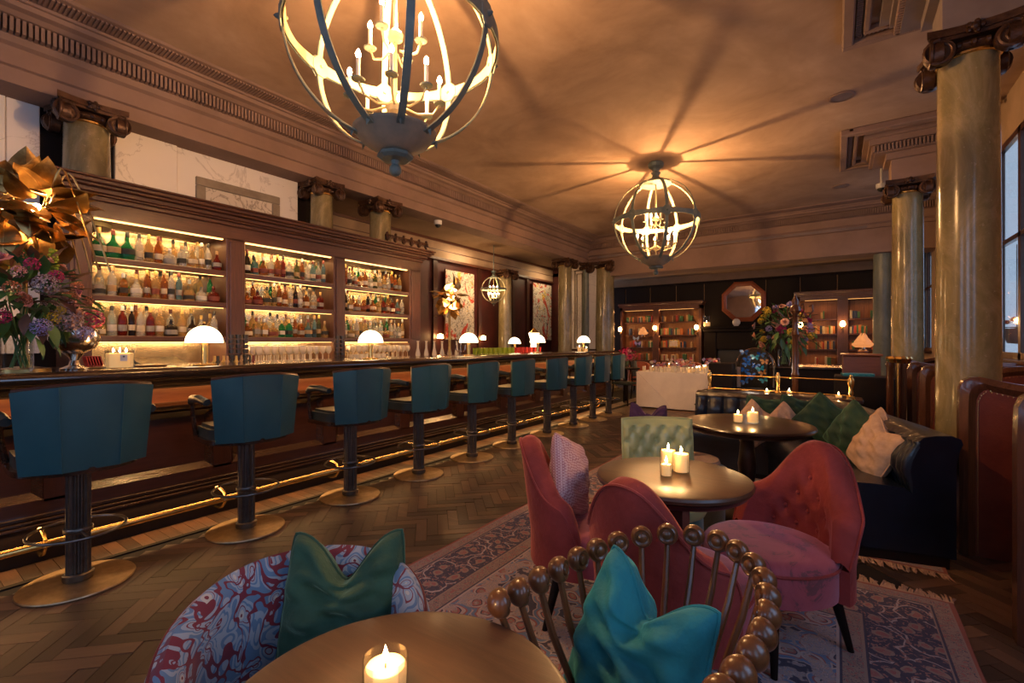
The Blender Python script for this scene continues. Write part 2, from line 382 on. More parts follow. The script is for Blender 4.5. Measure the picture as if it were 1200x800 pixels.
ST('baseboard_aisle', MB().bb(XA, XA+.06, 3.86, 12, 0, 1.0), M_DARKWOODV)
# far wall, right wall with windows, wall behind the camera
wf = ST('wall_far', MB().bb(XA, XR+.2, YF, YF+.15, 0, 4.0), M_FRIEZE)
for i in range(11):
    x = XA+i*.78
    O('wall_panel', MB().bev(x+.01, x+.77, YF-.04, YF+.01, 0, 3.03, .012), M_BLACKWOOD, wf, 0)
O('picture_rail', MB().bb(XA, XR, YF-.07, YF, 2.98, 3.04), M_BLACKWOOD, wf, 0)
WINS = ((-1.45, -.35), (.55, 1.65), (6.2, 7.66), (9.3, 10.6), (12.3, 13.4))
mb = MB(); y = YN-.2
for a, b in WINS: mb.bb(XR, XR+.05, y, a, 0, ZC).bb(XR, XR+.05, a, b, 0, 1.12).bb(XR, XR+.05, a, b, 3.55, ZC); y = b
mb.bb(XR, XR+.05, y, YF+.2, 0, ZC)
wr = ST('wall_right', mb, M_FRIEZE)
for i in range(7):
    O('stone_block', MB().bev(XR-.04, XR+.01, 7.68, 9.28, .9+i*.45+.006, .9+(i+1)*.45-.006, .01), M_GREYSTONE, wr, 0)
mb = MB()
WB = ((-.95, .35), (-3.85, -2.55)); x = XA
for a, b in sorted(WB): mb.bb(x, a, YN-.18, YN, 0, ZC).bb(a, b, YN-.18, YN, 0, 1.1).bb(a, b, YN-.18, YN, 3.45, ZC); x = b
mb.bb(x, XR+.2, YN-.18, YN, 0, ZC); ST('wall_back', mb, M_CORN)
def window(i, a, b, z0, z1, back=False):
    wn = MB(); P = (lambda u0, u1, v0, v1, w0, w1: wn.bb(XR+v0, XR+v1, u0, u1, w0, w1)) if not back else (lambda u0, u1, v0, v1, w0, w1: wn.bb(u0, u1, YN-v1, YN-v0, w0, w1))
    for u0, u1, w0, w1 in ((a, a+.05, z0, z1), (b-.03, b, z0, z1), (a, b, z0, z0+.07), (a, b, z1-.07, z1), ((a+b)/2-.04, (a+b)/2+.04, z0, z1), (a, b, 2.4, 2.45)): P(u0, u1, 0 if not back else .03, .045 if not back else .1, w0, w1)
    o = ST('window_%d' % i, wn, M_DARKWOODV)
    for u0, u1 in ((a, (a+b)/2), ((a+b)/2, b)):
        for v0, v1 in ((z0, 2.42), (2.42, z1)):
            wn = MB(); P(u0+.02, u1-.02, .018 if not back else .055, .022 if not back else .061, v0+.03, v1-.03); O('pane', wn, M_GLASS, o, 0)
    wn = MB(); P(a-.04, b+.04, -.12, .1, z0-.04, z0); O('window_sill', wn, M_DARKWOODV, o, 0)
for i, (a, b) in enumerate(WINS): window(i+1, a, b, 1.12, 3.55)
for i, (a, b) in enumerate(WB): window(i+6, a, b, 1.1, 3.45, True)
# pavement and facade across the street, seen as slivers through the windows
ST('ground_street', MB().bb(XR+.2, 14, -6, 20, -.5, -.2), M_GREYSTONE)
# pier between the aisle and the back bay
pr = ST('wall_pier', MB().bb(-6.05, -5.3, 11.5, 12.2, 0, 3.47), M_MARBLE)
O('pier_panel', MB().bb(-5.96, -5.93, 11.48, 11.5, 1.15, 3.3).bb(-5.66, -5.63, 11.48, 11.5, 1.15, 3.3).bb(-5.96, -5.63, 11.48, 11.5, 3.27, 3.3).bb(-5.89, -5.87, 11.47, 11.5, 1.2, 3.2).bb(-5.73, -5.71, 11.47, 11.5, 1.2, 3.2).bb(-5.89, -5.71, 11.47, 11.5, 3.18, 3.2), M_FRAME, pr, 0)
O('plinth_panel', MB().bb(-6.07, -5.28, 11.47, 11.5, 0, 1.12), M_DARKWOODV, pr, 0)
# ---------------------------------------------------------------- columns with ionic capitals
def volute(mb, c, ax, r, side):
    # spiral ridge on a disc; ax = outward unit (x,y); disc lies across it
    ox, oy = ax; tx, ty = -oy, ox
    m = Matrix(((tx, ox, 0, c[0]), (ty, oy, 0, c[1]), (0, 0, 1, c[2]), (0, 0, 0, 1)))
    old = mb.m; mb.m = old @ m
    mb.tube([(0, -.05, 0), (0, .012, 0)], [r*.93, r*.93], 18)
    pts = []
    for i in range(40):
        a = i/39*PI*4.2; q = r*(1-.82*i/39); pts.append((side*q*math.sin(a), .014, q*math.cos(a)))
    mb.tube(pts, [r*.16*(1-.6*i/39) for i in range(40)], 6)
    mb.ball((0, .02, 0), r*.2, 8, 5); mb.m = old
def column(x, y, r, mat, label, z0=0, ztop=3.45, half=False, group=None):
    t = E('column', label, 'column', (x, y, z0), group=group); h = ztop-z0
    n = 40; zc = h-.15
    O('shaft', MB().lathe([(r*1.04, .16), (r*1.02, .2), (r, .3), (r*.99, h*.4), (r*.93, zc-.01)], n), mat, t)
    O('necking', MB().lathe([(r*.93, zc-.03), (r*.99, zc-.022), (r*.99, zc-.008), (r*.93, zc)], n), M_BRASS if mat is M_COLUMN else M_CAP, t)
    if z0 < .5: O('base', MB().box((0, 0, .03), (r*2.7, r*2.7, .06)).lathe([(r*1.32, .06), (r*1.36, .09), (r*1.3, .115), (r*1.15, .125), (r*1.2, .15), (r*1.05, .16)], n), mat, t)
    cp = MB()
    cp.lathe([(r*.95, zc), (r*1.05, zc+.01), (r*1.12, zc+.035), (r*1.0, zc+.06)], n)
    for i in range(16):
        a = 2*PI*i/16; cp.ball((r*1.1*math.cos(a), r*1.1*math.sin(a), zc+.028), .02, 6, 5, 1.2)
    b = r*1.42
    ab = []
    for q in range(4):     # concave-sided abacus
        for s_ in range(6):
            u = -1+2*s_/6; aa = q*PI/2-PI/2
            px, py = u*b, b*(1-.16*(1-u*u)); ab.append((px*math.cos(-aa)-py*math.sin(-aa), px*math.sin(-aa)+py*math.cos(-aa)))
    cp.prism(ab, zc+.10, zc+.15); cp.prism([(p*.93, q*.93) for p, q in ab], zc+.075, zc+.10)
    cap = O('capital', cp, M_CAP, t)
    for q in range(4):
        a = q*PI/2; ax = (math.cos(a), math.sin(a)); tx = (-ax[1], ax[0])
        for s in (-1, 1):
            vb = MB(); volute(vb, (ax[0]*r*1.2+tx[0]*s*r*1.02, ax[1]*r*1.2+tx[1]*s*r*1.02, zc+.0), ax, r*.52, s); O('volute', vb, M_CAP, cap)
        rb = MB(); rb.ball((ax[0]*b*.86, ax[1]*b*.86, zc+.115), .035, 8, 5)
        for k in range(5): rb.ball((ax[0]*b*.9+tx[0]*.035*math.cos(k*1.256), ax[1]*b*.9+tx[1]*.035*math.cos(k*1.256), zc+.115+.03*math.sin(k*1.256)), .018, 6, 4)
        O('rosette', rb, M_CAP, cap)
    return t
column(.76, 4.52, .172, M_COLUMN, 'tall polished olive marble column nearest on the right, beside the blue banquette')
column(.78, 8.11, .172, M_COLUMN, 'second olive marble column on the right, behind the nearest one')
column(.77, 11.92, .165, M_COLGREY, 'pale grey green column at the far right beside the right bookcase')
column(-5.65, 1.22, .172, M_COLUMN, 'column top rising behind the left end of the back bar', 2.2)
column(-5.70, 3.62, .15, M_COLUMN, 'column top rising behind the middle bay of the back bar', 2.2)
column(-5.72, 4.62, .165, M_COLUMN, 'column top rising behind the right bay of the back bar', 2.2)
column(-5.78, 10.61, .18, M_COLUMN, 'olive marble column left of the white pier past the bar end')
column(-5.17, 11.72, .275, M_COLUMN, 'broad olive marble column right of the white pier past the bar end')
column(-5.58, 11.42, .09, M_COLGREY, 'slim green pilaster column on the white pier past the bar')
column(-6.72, 9.25, .17, M_COLUMN, 'olive column against the red wall behind the small chandelier', ztop=3.08)
# entablature blocks and coffer mouldings on the right
for i, y in enumerate((4.52, 8.11, 11.92)):
    t = ST('trim_%d' % (3+i), MB().bb(.60, XR, y-.2, y+.2, 3.45, 3.72).bb(.54, XR, y-.26, y+.26, 3.72, 3.80).bb(.36, XR, y-.41, y+.41, 3.90, 3.97).bb(.30, XR, y-.47, y+.47, 3.97, 4.049).bb(.42, XR, y-.35, y+.35, 3.80, 3.90), M_GREYSTONE if i == 0 else M_CORN, smooth=0)
    d = MB()
    for k in range(22): d.bb(.385, .425, y-.36+k*.034, y-.34+k*.034, 3.81, 3.89)
    for k in range(30):
        for s in (-1, 1): d.bb(.4+k*.038, .42+k*.038, y+s*.37-.02, y+s*.37+.02, 3.81, 3.89)
    O('dentil_row', d, M_CORN, t, 0, kind='stuff')
for i, (a, b) in enumerate(((3.3, 5.24), (7.35, 8.9))):
    d = MB()
    for x0, x1, y0, y1, z in ((.04, 1.5, b-.09, b, 3.97), (.04, 1.5, a, a+.09, 3.97), (.042, .128, a+.002, b-.002, 3.972), (.19, 1.4, b-.2, b-.15, 3.99), (.19, 1.4, a+.15, a+.2, 3.99), (.19, .24, a+.199, b-.199, 3.992)): d.bev(x0, x1, y0, y1, z, ZC, .012)
    t = ST('trim_%d' % (6+i), d, M_CORN, smooth=0)
    d = MB()
    for k in range(int((b-a)/.03)): d.bb(.14, .18, a+k*.03, a+k*.03+.017, 4.01, ZC)
    for k in range(40): d.bb(.14+k*.03, .157+k*.03, b-.145, b-.105, 4.01, ZC)
    O('bead_moulding', d, M_CORN, t, 0, kind='stuff')
for i, (x, y) in enumerate(((.05, 6.34), (.06, 9.97))):
    t = E('ceiling_speaker', ('round flush grille in the ceiling left of the nearest column' if i == 0 else 'round flush grille in the ceiling left of the second column'), 'ceiling speaker', (x, y, ZC))
    O('rim', MB().lathe([(.1, 0), (.125, 0), (.125, -.008), (.12, -.012), (.1, -.012)], 28, cap=False), M_CORN, t); O('grille', MB().lathe([(0, -.006), (.1, -.006), (.1, 0)], 28), M_GREYSTONE, t)
for lab, p in (('white dome camera under the ceiling beside the second right column capital', (.57, 9.1, 3.75)), ('white dome camera under the beam above the back bar end', (-5.75, 5.9, 3.45))):
    t = E('security_camera', lab, 'security camera', p); s = 1
    O('housing', MB().lathe([(.05, 0 if p[0] < 0 else 0), (.07, -.005), (.07, -.06), (.06, -.075)], 18), M_WHITE, t)
    O('lens_dome', MB().ball((0, 0, -.075), .055, 14, 8), M_BLACK, t)
    if p[0] > 0: O('bracket', MB().cyl((0, 0, 0), (0, 0, .31), .015), M_WHITE, t)
# ================================================================ BACK BAR
XF = -5.3
bays = ((1.18, 2.26), (2.45, 3.54), (3.71, 4.83))
bk = E('back_bar', 'tall mahogany back bar with three lit bays of bottles along the left wall', 'bar cabinet', (0, 0, 0))
for a, b in ((1.03, 1.18), (2.26, 2.45), (3.54, 3.71), (4.83, 5.06)):
    O('pilaster', MB().bev(XF-.45, XF, a, b, 0, 2.42, .008).bev(XF-.02, XF+.015, a+.03, b-.03, 1.35, 2.38, .006), M_BACKBAR, bk, 0)
O('header', MB().bb(XF-.45, XF, 1.03, 5.06, 2.4, 2.56), M_BACKBARH, bk, 0)
for i, (x, z0, z1) in enumerate(((.03, 2.54, 2.58), (.055, 2.58, 2.60), (.075, 2.60, 2.64), (.12, 2.64, 2.665), (.15, 2.665, 2.70), (.17, 2.70, 2.72))):
    O('cornice_moulding', MB().bev(XF-.45, XF+x, 1.03-x, 5.06+x, z0, z1, .006), M_BACKBARH, bk, 0)
O('back_counter', MB().bb(XF-.4, XF+.18, -.6, 5.06, 1.03, 1.08).bb(XF-.4, XF+.12, -.6, 5.06, 0, 1.03), M_BACKBARH, bk, 0)
for i, (a, b) in enumerate(bays):
    O('mirror_back', MB().bb(XF-.42, XF-.40, a, b, .98, 2.4), M_MIRROR, bk, 0)
    for z in (1.36, 1.72, 2.06):
        s = O('shelf', MB().bev(XF-.4, XF-.01, a, b, z-.03, z, .006).bev(XF-.025, XF-.008, a, b, z-.056, z-.002, .004), M_BACKBARH, bk, 0)
        O('led_strip', MB().bb(XF-.033, XF-.026, a+.02, b-.02, z-.060, z-.05), M_LED, s, 0)
    O('led_strip', MB().bb(XF-.06, XF-.03, a+.02, b-.02, 2.39, 2.4), M_LED, bk, 0)
    for z, e in ((2.38, 2.4), (2.02, 1.5), (1.68, 1.5), (1.31, 4.5)):
        area('shelf_light', (XF-.06, (a+b)/2, z), (0, math.radians(20), 0), .012, b-a-.1, e, (1, .62, .26))
        area('mirror_wash', (XF-.36, (a+b)/2, z), (0, 0, 0), .03, b-a-.1, e*.8, (1, .62, .26))
# bottles
CLR = {'clear': ((.85, .82, .74), 'clear'), 'amber': ((.48, .15, .03), 'amber'), 'gold': ((.75, .5, .2), 'golden'), 'green': ((.03, .35, .12), 'green'), 'dark': ((.05, .03, .02), 'dark'), 'red': ((.3, .03, .02), 'red'), 'blue': ((.2, .36, .42), 'blue'), 'olive': ((.14, .15, .04), 'olive')}
GM = {k: glass(k+'_bottle_glass', v[0], .06, .75) for k, v in CLR.items()}
LM = [NZ('paper_label_'+n, c, rough=.8) for n, c in (('cream', (.6, .5, .36)), ('white', (.62, .58, .52)), ('black', (.03, .03, .03)), ('red', (.2, .05, .035)), ('grey', (.3, .28, .26)), ('tan', (.42, .28, .14)))]
CM = [NZ('cap_'+n, c, rough=.4) for n, c in (('black', (.02, .02, .02)), ('gold', (.7, .45, .12)), ('maroon', (.16, .02, .015)), ('cork', (.5, .3, .15)), ('silver', (.6, .6, .6)))]
SH = {'tall': ([(.034, 0), (.037, .008), (.037, .17), (.03, .2), (.014, .225), (.013, .285)], .05, .11, .0375, .285),
      'square': ([(.042, 0), (.045, .008), (.045, .15), (.03, .175), (.014, .185), (.013, .23)], .04, .095, .046, .23),
      'round': ([(.045, 0), (.052, .02), (.054, .07), (.045, .12), (.02, .155), (.014, .18), (.013, .235)], .05, .1, .054, .235),
      'slim': ([(.027, 0), (.029, .008), (.029, .2), (.02, .23), (.011, .25), (.011, .3)], .06, .12, .0295, .30),
      'squat': ([(.055, 0), (.06, .015), (.06, .08), (.05, .11), (.018, .13), (.015, .17)], .02, .07, .0605, .17)}
BM = {}
def bottle_mesh(k, c):
    if (k, c) not in BM: BM[(k, c)] = mesh_of(MB().lathe(SH[k][0], 4 if k == 'square' else 14, a0=PI/4), 'bottle', GM[c], 50)
    return BM[(k, c)]
LMs, CMs = {}, {}
def bottle(x, y, z, k, c, label, grp, s=1.0, li=None, ci=None):
    b = O('bottle', bottle_mesh(k, c), loc=(x, y, z), rot=(0, 0, R.uniform(-.3, .3) if k != 'square' else R.uniform(-.1, .1))); b.scale = (s, s, s)
    TAG(b, label, 'bottle', grp)
    li = R.randrange(6) if li is None else li; ci = R.randrange(5) if ci is None else ci
    pr, l0, l1, lr, h = SH[k]
    if (k, li) not in LMs:
        n = 4 if k == 'square' else 14; q = MB()
        q.lathe([(lr+.0006, l0), (lr+.0012, l0+.002), (lr+.0012, l1-.002), (lr+.0006, l1)], n, cap=False, a0=PI/4); LMs[(k, li)] = mesh_of(q, 'label', LM[li], 50)
    if (k, ci) not in CMs: CMs[(k, ci)] = mesh_of(MB().lathe([(.015, h-.03), (.0155, h+.012), (.012, h+.018)], 10), 'cap', CM[ci], 50)
    O('label', LMs[(k, li)], parent=b); O('cap', CMs[(k, ci)], parent=b); return b
BAYN = ('left', 'middle', 'right'); SHN = ('lowest', 'middle', 'top')
for bi, (a, b) in enumerate(bays):
    for si, z in enumerate((1.36, 1.72, 2.06)):
        y = a+.06; k = 0
        while y < b-.05:
            kind = R.choice(('tall', 'square', 'slim', 'slim', 'tall', 'squat', 'round')) ; c = R.choice(('clear', 'amber', 'gold', 'clear', 'gold', 'dark', 'amber', 'clear', 'olive', 'amber', 'clear', 'red', 'blue'))
            if bi == 0 and si == 2 and k < 3: kind, c = 'round', 'green'
            if bi == 0 and si == 0: c = R.choice(('clear', 'clear', 'dark', 'amber', 'red', 'gold'))
            if bi == 1 and si == 0 and k in (4, 5): kind, c = 'square', 'green'
            if bi == 2 and si == 0: c = R.choice(('clear', 'clear', 'gold'))
            wd = SH[kind][3]*.84
            if k: y += wd+.006
            if y > b-.05: break
            bottle(XF-.09, y, z, kind, c, '%s %s bottle, %s from left, front rank, %s shelf, %s bay' % (CLR[c][1], kind, ORD[k], SHN[si], BAYN[bi]), 'bottles on the back bar shelves', R.uniform(.80, .92) if k > 2 or bi or si < 2 else 1.05)
            y += wd+.006; k += 1
        # second rank behind
        y = a+.1; k = 0
        while y < b-.06:
            kind = R.choice(('tall', 'slim', 'tall', 'round')); c = R.choice(('clear', 'gold', 'amber', 'clear', 'green'))
            bottle(XF-.24, y, z, kind, c, '%s %s bottle, %s from left, rear rank, %s shelf, %s bay' % (CLR[c][1], kind, ORD[k], SHN[si], BAYN[bi]), 'bottles in the rear rank of the back bar', R.uniform(.9, 1.0))
            y += R.uniform(.08, .11); k += 1
# glasses on the back counter (two bays) and stacked at the bar's back edge
M_GLOW = glass('stemware_glass', (1, .93, .8), .12, .5)
wgm = mesh_of(MB().lathe([(.03, 0), (.03, .003), (.004, .008), (.004, .075), (.018, .085), (.036, .115), (.038, .14), (.033, .175), (.0315, .175), (.036, .14), (.034, .116), (.016, .088), (0, .084)], 14, cap=False), 'wine_glass', M_GLOW)
tgm = mesh_of(MB().lathe([(.028, 0), (.03, .004), (.036, .1), (.0345, .1), (.029, .012), (0, .01)], 14, cap=False), 'tumbler', M_GLOW)
for bi, (a, b, nm) in enumerate(((2.5, 3.5, 'middle'), (3.8, 4.8, 'right'))):
    for rrow in range(3):
        for k in range(11):
            o = O('wine_glass', wgm, loc=(XF+.09-rrow*.12, a+.05+k*(b-a-.06)/11, 1.08)); TAG(o, 'clear stem glass, %s from the left in the %s row of the %s bay' % (ORD[k], ('front', 'second', 'rear')[rrow], nm), 'glass', 'stemmed glasses on the back counter')
for k in range(12):
    o = O('tumbler', tgm, loc=(-4.66+.075*(k % 2), 3.35+.08*(k//2), 1.06)); TAG(o, 'upturned clear tumbler, %s from the left in the %s row behind the second lamp' % (ORD[k//2], ('rear', 'front')[k % 2]), 'glass', 'tumblers by the second bar lamp')
# ================================================================ BAR COUNTER
bar = E('bar_counter', 'long dark mahogany bar counter with panelled front and polished top', 'bar')
YA, YB = -1.2, 8.95
O('counter_top', MB().bev(-4.42, -3.66, YA, YB, 1.095, 1.125, .006), M_BARTOP, bar, 0)
nose = [(-3.70, 1.045), (-3.635, 1.05), (-3.61, 1.07), (-3.605, 1.095), (-3.615, 1.12), (-3.64, 1.132), (-3.70, 1.126)]
O('front_nosing', MB().sweepY(nose, YA, YB), M_BARTOP, bar, 60)
O('nosing_moulding', MB().sweepY([(-3.9, .98), (-3.76, .985), (-3.72, 1.01), (-3.70, 1.05), (-3.9, 1.06)], YA, YB), M_BARTOP, bar, 60)
O('carcass', MB().bb(-4.4, -3.93, YA, YB, 0, 1.094), M_DARKWOOD, bar, 0)
O('frieze_board', MB().bb(-3.93, -3.905, YA, YB, .86, 1.0), wood('frieze_wood', (.3, .11, .04), (.16, .055, .02), 1, .35, .3), bar, 0)
O('waist_moulding', MB().sweepY([(-3.93, .80), (-3.9, .80), (-3.86, .82), (-3.85, .85), (-3.87, .87), (-3.93, .875)], YA, YB), M_BARTOP, bar, 60)
O('drip_shelf', MB().bb(-4.80, -4.4, -.2, 5.32, 1.02, 1.06), M_BRASS, bar, 0)
y = YA; i = 0
while y < YB-.2:
    y1 = min(y+.92, YB)
    O('stile', MB().bev(-3.94, -3.885, y, y+.14, .34, .81, .005), M_DARKWOODV, bar, 0)
    a, b, z0, z1 = y+.14, y1, .36, .80
    p = MB(); m1 = .05
    p.add([(-3.885, a, z0), (-3.885, b, z0), (-3.885, b, z1), (-3.885, a, z1), (-3.925, a+m1, z0+m1), (-3.925, b-m1, z0+m1), (-3.925, b-m1, z1-m1), (-3.925, a+m1, z1-m1)], [(0,1,5,4), (1,2,6,5), (2,3,7,6), (3,0,4,7)])
    O('panel_moulding', p, M_BARTOP, bar, 0)
    O('panel', MB().bb(-3.935, -3.92, a+m1-.005, b-m1+.005, z0+m1-.005, z1-m1+.005), M_DARKWOOD, bar, 0)
    y = y1
O('bottom_rail', MB().bb(-3.94, -3.885, YA, YB, .28, .36), M_DARKWOOD, bar, 0)
for k, (x, z0, z1) in enumerate(((-3.86, .255, .28), (-3.84, .235, .255), (-3.82, .215, .235))):
    O('base_moulding', MB().bev(-3.94, x, YA, YB, z0, z1, .005), M_BARTOP, bar, 0)
O('kick_board', MB().bb(-3.94, -3.87, YA, YB, 0, .215), M_BLACKWOOD, bar, 0)
fr = E('foot_rail', 'polished brass foot rail along the base of the bar', 'foot rail', (-3.70, 0, 0))
O('rail', MB().cyl((0, YA, .145), (0, YB, .145), .02, 14), M_BRASS, fr)
y = .62
while y < YB:
    g = MB().tube([(-.17, y, .20), (-.1, y, .205), (-.03, y, .19), (0, y, .165)], .009, 8).tube([(-.17, y, .05), (-.12, y, .05), (-.05, y, .075), (.0, y, .125)], .009, 8).lathe([(.027, -.012), (.027, .012)], 10, (0, y, .145))
    O('bracket', g, M_BRASS, fr); y += .95
# warm strip under the nosing and low strip washing the floor
for k in range(5):
    area('under_bar_glow', (-3.79, -.2+2.03*(k+.0)+.0, .972), (0, math.radians(-22), 0), .04, 1.95, 4, (1, .5, .16))
    area('frieze_glow', (-3.775, -.2+2.03*k, .975), (0, math.radians(48), 0), .03, 1.95, 1.9, (1, .42, .12))
    area('kick_glow', (-3.84, -.2+2.03*k, .21), (0, math.radians(-38), 0), .03, 1.95, 5, (1, .52, .18))
# ================================================================ BAR STOOLS
def make_stool():
    t = E('bar_stool', '', 'bar stool')
    O('base_plate', MB().lathe([(.24, 0), (.243, .006), (.24, .012), (.1, .02), (.06, .024)], 48), M_BASE, t)
    n = 48
    O('stem', MB().lathe([(.053, .02), (.053, .635)], n, fl=lambda i: 1 if i % 4 in (0, 1) else .86), M_IRON, t, 20)
    O('collar', MB().lathe([(.063, .02), (.066, .03), (.066, .055), (.058, .062)], 28), M_IRON, t)
    ring = MB(); ring.tube([(.2*math.cos(a*PI/24), .2*math.sin(a*PI/24), .29) for a in range(48)], .008, 8, closed=True)
    fr_ = O('foot_ring', ring, M_IRON, t); O('ring_clamp', MB().lathe([(.058, .275), (.062, .28), (.062, .3), (.058, .305)], 24).cyl((-.2, 0, .29), (.2, 0, .29), .006, 6), M_IRON, fr_)
    # seat pan: D shape, open to the bar (-x); back on +x
    def D(r, sx): return [(sx*r*math.cos(a), r*1.02*math.sin(a)) for a in [PI*(-.5+i/16) for i in range(17)]]+[(-.22*r/.25, r*.98), (-.22*r/.25, -r*.98)]
    O('seat_rim', MB().prism(D(.255, 1), .635, .665), M_BARTOP, t, 30)
    O('seat_cushion', MB().prism(D(.235, .9), .665, .73).prism(D(.215, .88), .73, .75), M_DKLEATHER, t, 60)
    # backrest in three upholstered panels, flaring upward
    P = [(-.245, .10), (-.12, .245), (.12, .245), (.245, .10)]
    P = [(.15, -.238), (.232, -.105), (.232, .105), (.15, .238)]
    NV = []
    for k in range(4):
        sx_, sy__ = 0, 0
        for a, b in ((k-1, k), (k, k+1)):
            if a < 0 or b > 3: continue
            ex, ey = P[b][1]-P[a][1], -(P[b][0]-P[a][0]); L = math.hypot(ex, ey); sx_ += ex/L; sy__ += ey/L
        L = math.hypot(sx_, sy__); NV.append((sx_/L, sy__/L))
    for k in range(3):
        (x0, y0), (x1, y1) = P[k], P[k+1]; q = MB()
        def pt(u, v, o):
            x = x0+(x1-x0)*u; y = y0+(y1-y0)*u; f = 1+.13*v
            bulge = .012*math.sin(PI*u)*math.sin(PI*min(1, max(0, v)))
            nx = NV[k][0]*(1-u)+NV[k+1][0]*u; ny = NV[k][1]*(1-u)+NV[k+1][1]*u
            zt = .655+v*(.43-.03*(abs(y/.26)**2))
            return ((x+.015*v)*1+nx*(o*.022+ (bulge if o > 0 else 0)), y*f+ny*(o*.022), zt)
        q.grid(lambda u, v: pt(u, v, 1), 9, 9); 
        q.grid(lambda u, v: pt(u, v, -1), 9, 9)
        for e in (0, 1):
            q.grid(lambda u, v: pt(u, e, -1+2*v), 9, 2); q.grid(lambda u, v: pt(e, u, -1+2*v), 9, 2)
        b_ = O('back_panel', q, M_TEAL, t, 30)
        if k < 2:
            O('seam', MB().tube([pt(1, v/6, 1.05) for v in range(7)], .0035, 6), M_TEAL, b_)
    tp = [(.165, -.238*1.13, 1.062), (.247, -.105*1.13, 1.083), (.247, .105*1.13, 1.083), (.165, .238*1.13, 1.062)]
    O('top_rail', MB().tube(tp, .015, 8), M_DARKWOODV, t)
    for s in (-1, 1):
        O('arm', MB().tube([(.14, s*.285, .92), (.02, s*.29, .935), (-.12, s*.285, .925), (-.185, s*.275, .895)], [.022, .026, .027, .02], 10), M_DKLEATHER, t)
        O('arm_support', MB().tube([(-.17, s*.272, .90), (-.195, s*.262, .8), (-.19, s*.245, .67)], [.016, .014, .016], 8), M_BARTOP, t)
    return t
sy = (.69, 1.56, 2.40, 3.18, 3.99, 4.77, 5.64, 6.44, 7.14, 7.80)
p0 = make_stool()
for i, y in enumerate(sy):
    o = p0 if i == 0 else TREE(p0)
    o.location = (-3.36, y, 0); o.rotation_euler.z = (0, -.06, -.02, .04, 0, .05, -.03, .02, 0, .05)[i]
    o['label'] = ('bar stool with teal leather back, nearest the camera' if i == 0 else 'bar stool with teal leather back, %s along the bar from the camera' % ORD[i] if i < 9 else 'farthest teal bar stool at the end of the bar'); o['group'] = 'teal leather bar stools'
# ================================================================ LAMPS AND THINGS ON THE BAR
def dome_lamp(x, y, z, label, s=1.0):
    t = E('dome_lamp', label, 'table lamp', (x, y, z), group='dome table lamps'); t.scale = (s, s, s)
    O('lamp_shade', MB().lathe([(.125*math.cos(a*PI/16), .17+.13*math.sin(a*PI/16)) for a in range(9)], 28, cap=False), M_SHADE, t)
    O('stem', MB().cyl((0, 0, .01), (0, 0, .28), .022, 20), M_BRASS, t)
    O('lamp_base', MB().lathe([(.075, 0), (.078, .004), (.075, .012), (.03, .018)], 28), M_BRASS, t)
    O('shade_rim', MB().tube([(.125*math.cos(a*PI/14), .125*math.sin(a*PI/14), .17) for a in range(28)], .003, 6, closed=True), M_BRASS, t)
    return t
L0 = ('brass dome lamp on the bar behind the second stool', 'brass dome lamp on the bar behind the third and fourth stools', 'brass dome lamp on the bar behind the fifth stool', 'brass dome lamp on the bar left of the olive columns', 'brass dome lamp on the bar in front of the white pier')
for (px, y), lb in zip(((0, 1.52), (0, 3.05), (0, 4.6), (0, 6.3), (0, 7.95)), L0): dome_lamp(-3.93, y, 1.125, lb)
dome_lamp(-5.25, 7.55, 1.10, 'smaller dome lamp standing behind the bar on the low station')
def candle(x, y, z, r, h, label, name='candle', glassh=None, grp=None, pw=1.2, lit=True):
    t = E(name, label, 'candle', (x, y, z), group=grp)
    gh = glassh or h*1.25
    O('candle_glass', MB().lathe([(r*.97, 0), (r, .004), (r, gh), (r*.95, gh), (r*.95, .008), (0, .006)], 26, cap=False), M_GLASS, t)
    O('wax', MB().lathe([(r*.9, .008), (r*.93, h-.004), (r*.85, h), (r*.4, h-.003), (0, h-.004)], 24), M_WAX, t)
    O('wick', MB().cyl((0, 0, h-.005), (0, 0, h+.008), .0012, 5), M_BLACK, t)
    O('flame', MB().lathe([(0, 0), (.0045, .006), (.0055, .012), (.003, .02), (0, .03)], 8, (0, 0, h+.004), cap=False), M_FLAME, t)
    if pw: point('candle_light', (x, y, z+h+.05), pw, (1, .5, .16), .012)
    return t
cj = candle(-3.76, .97, 1.132, .075, .10, 'large three-wick candle in a tall cream jar on the bar', 'jar_candle', .12, pw=1.5)
for q in (-1, 1): O('flame', MB().lathe([(0, 0), (.0045, .006), (.0055, .012), (.003, .02), (0, .03)], 8, (.01*q, .03*q, .104), cap=False), M_FLAME, cj)
O('jar_label', MB().box((.076, -.0, .07), (.002, .036, .04)), M_WHITE, cj); O('jar_mark', MB().box((.0775, 0, .078), (.001, .009, .009)), M_BLACK, cj)
candle(-3.85, 7.62, 1.127, .04, .09, 'pair-left candle in a glass on the bar before the farthest dome lamp', 'pillar_candle', pw=.6)
candle(-3.80, 7.80, 1.127, .03, .06, 'small candle right of the farthest dome lamp on the bar', 'tealight_holder', pw=0)
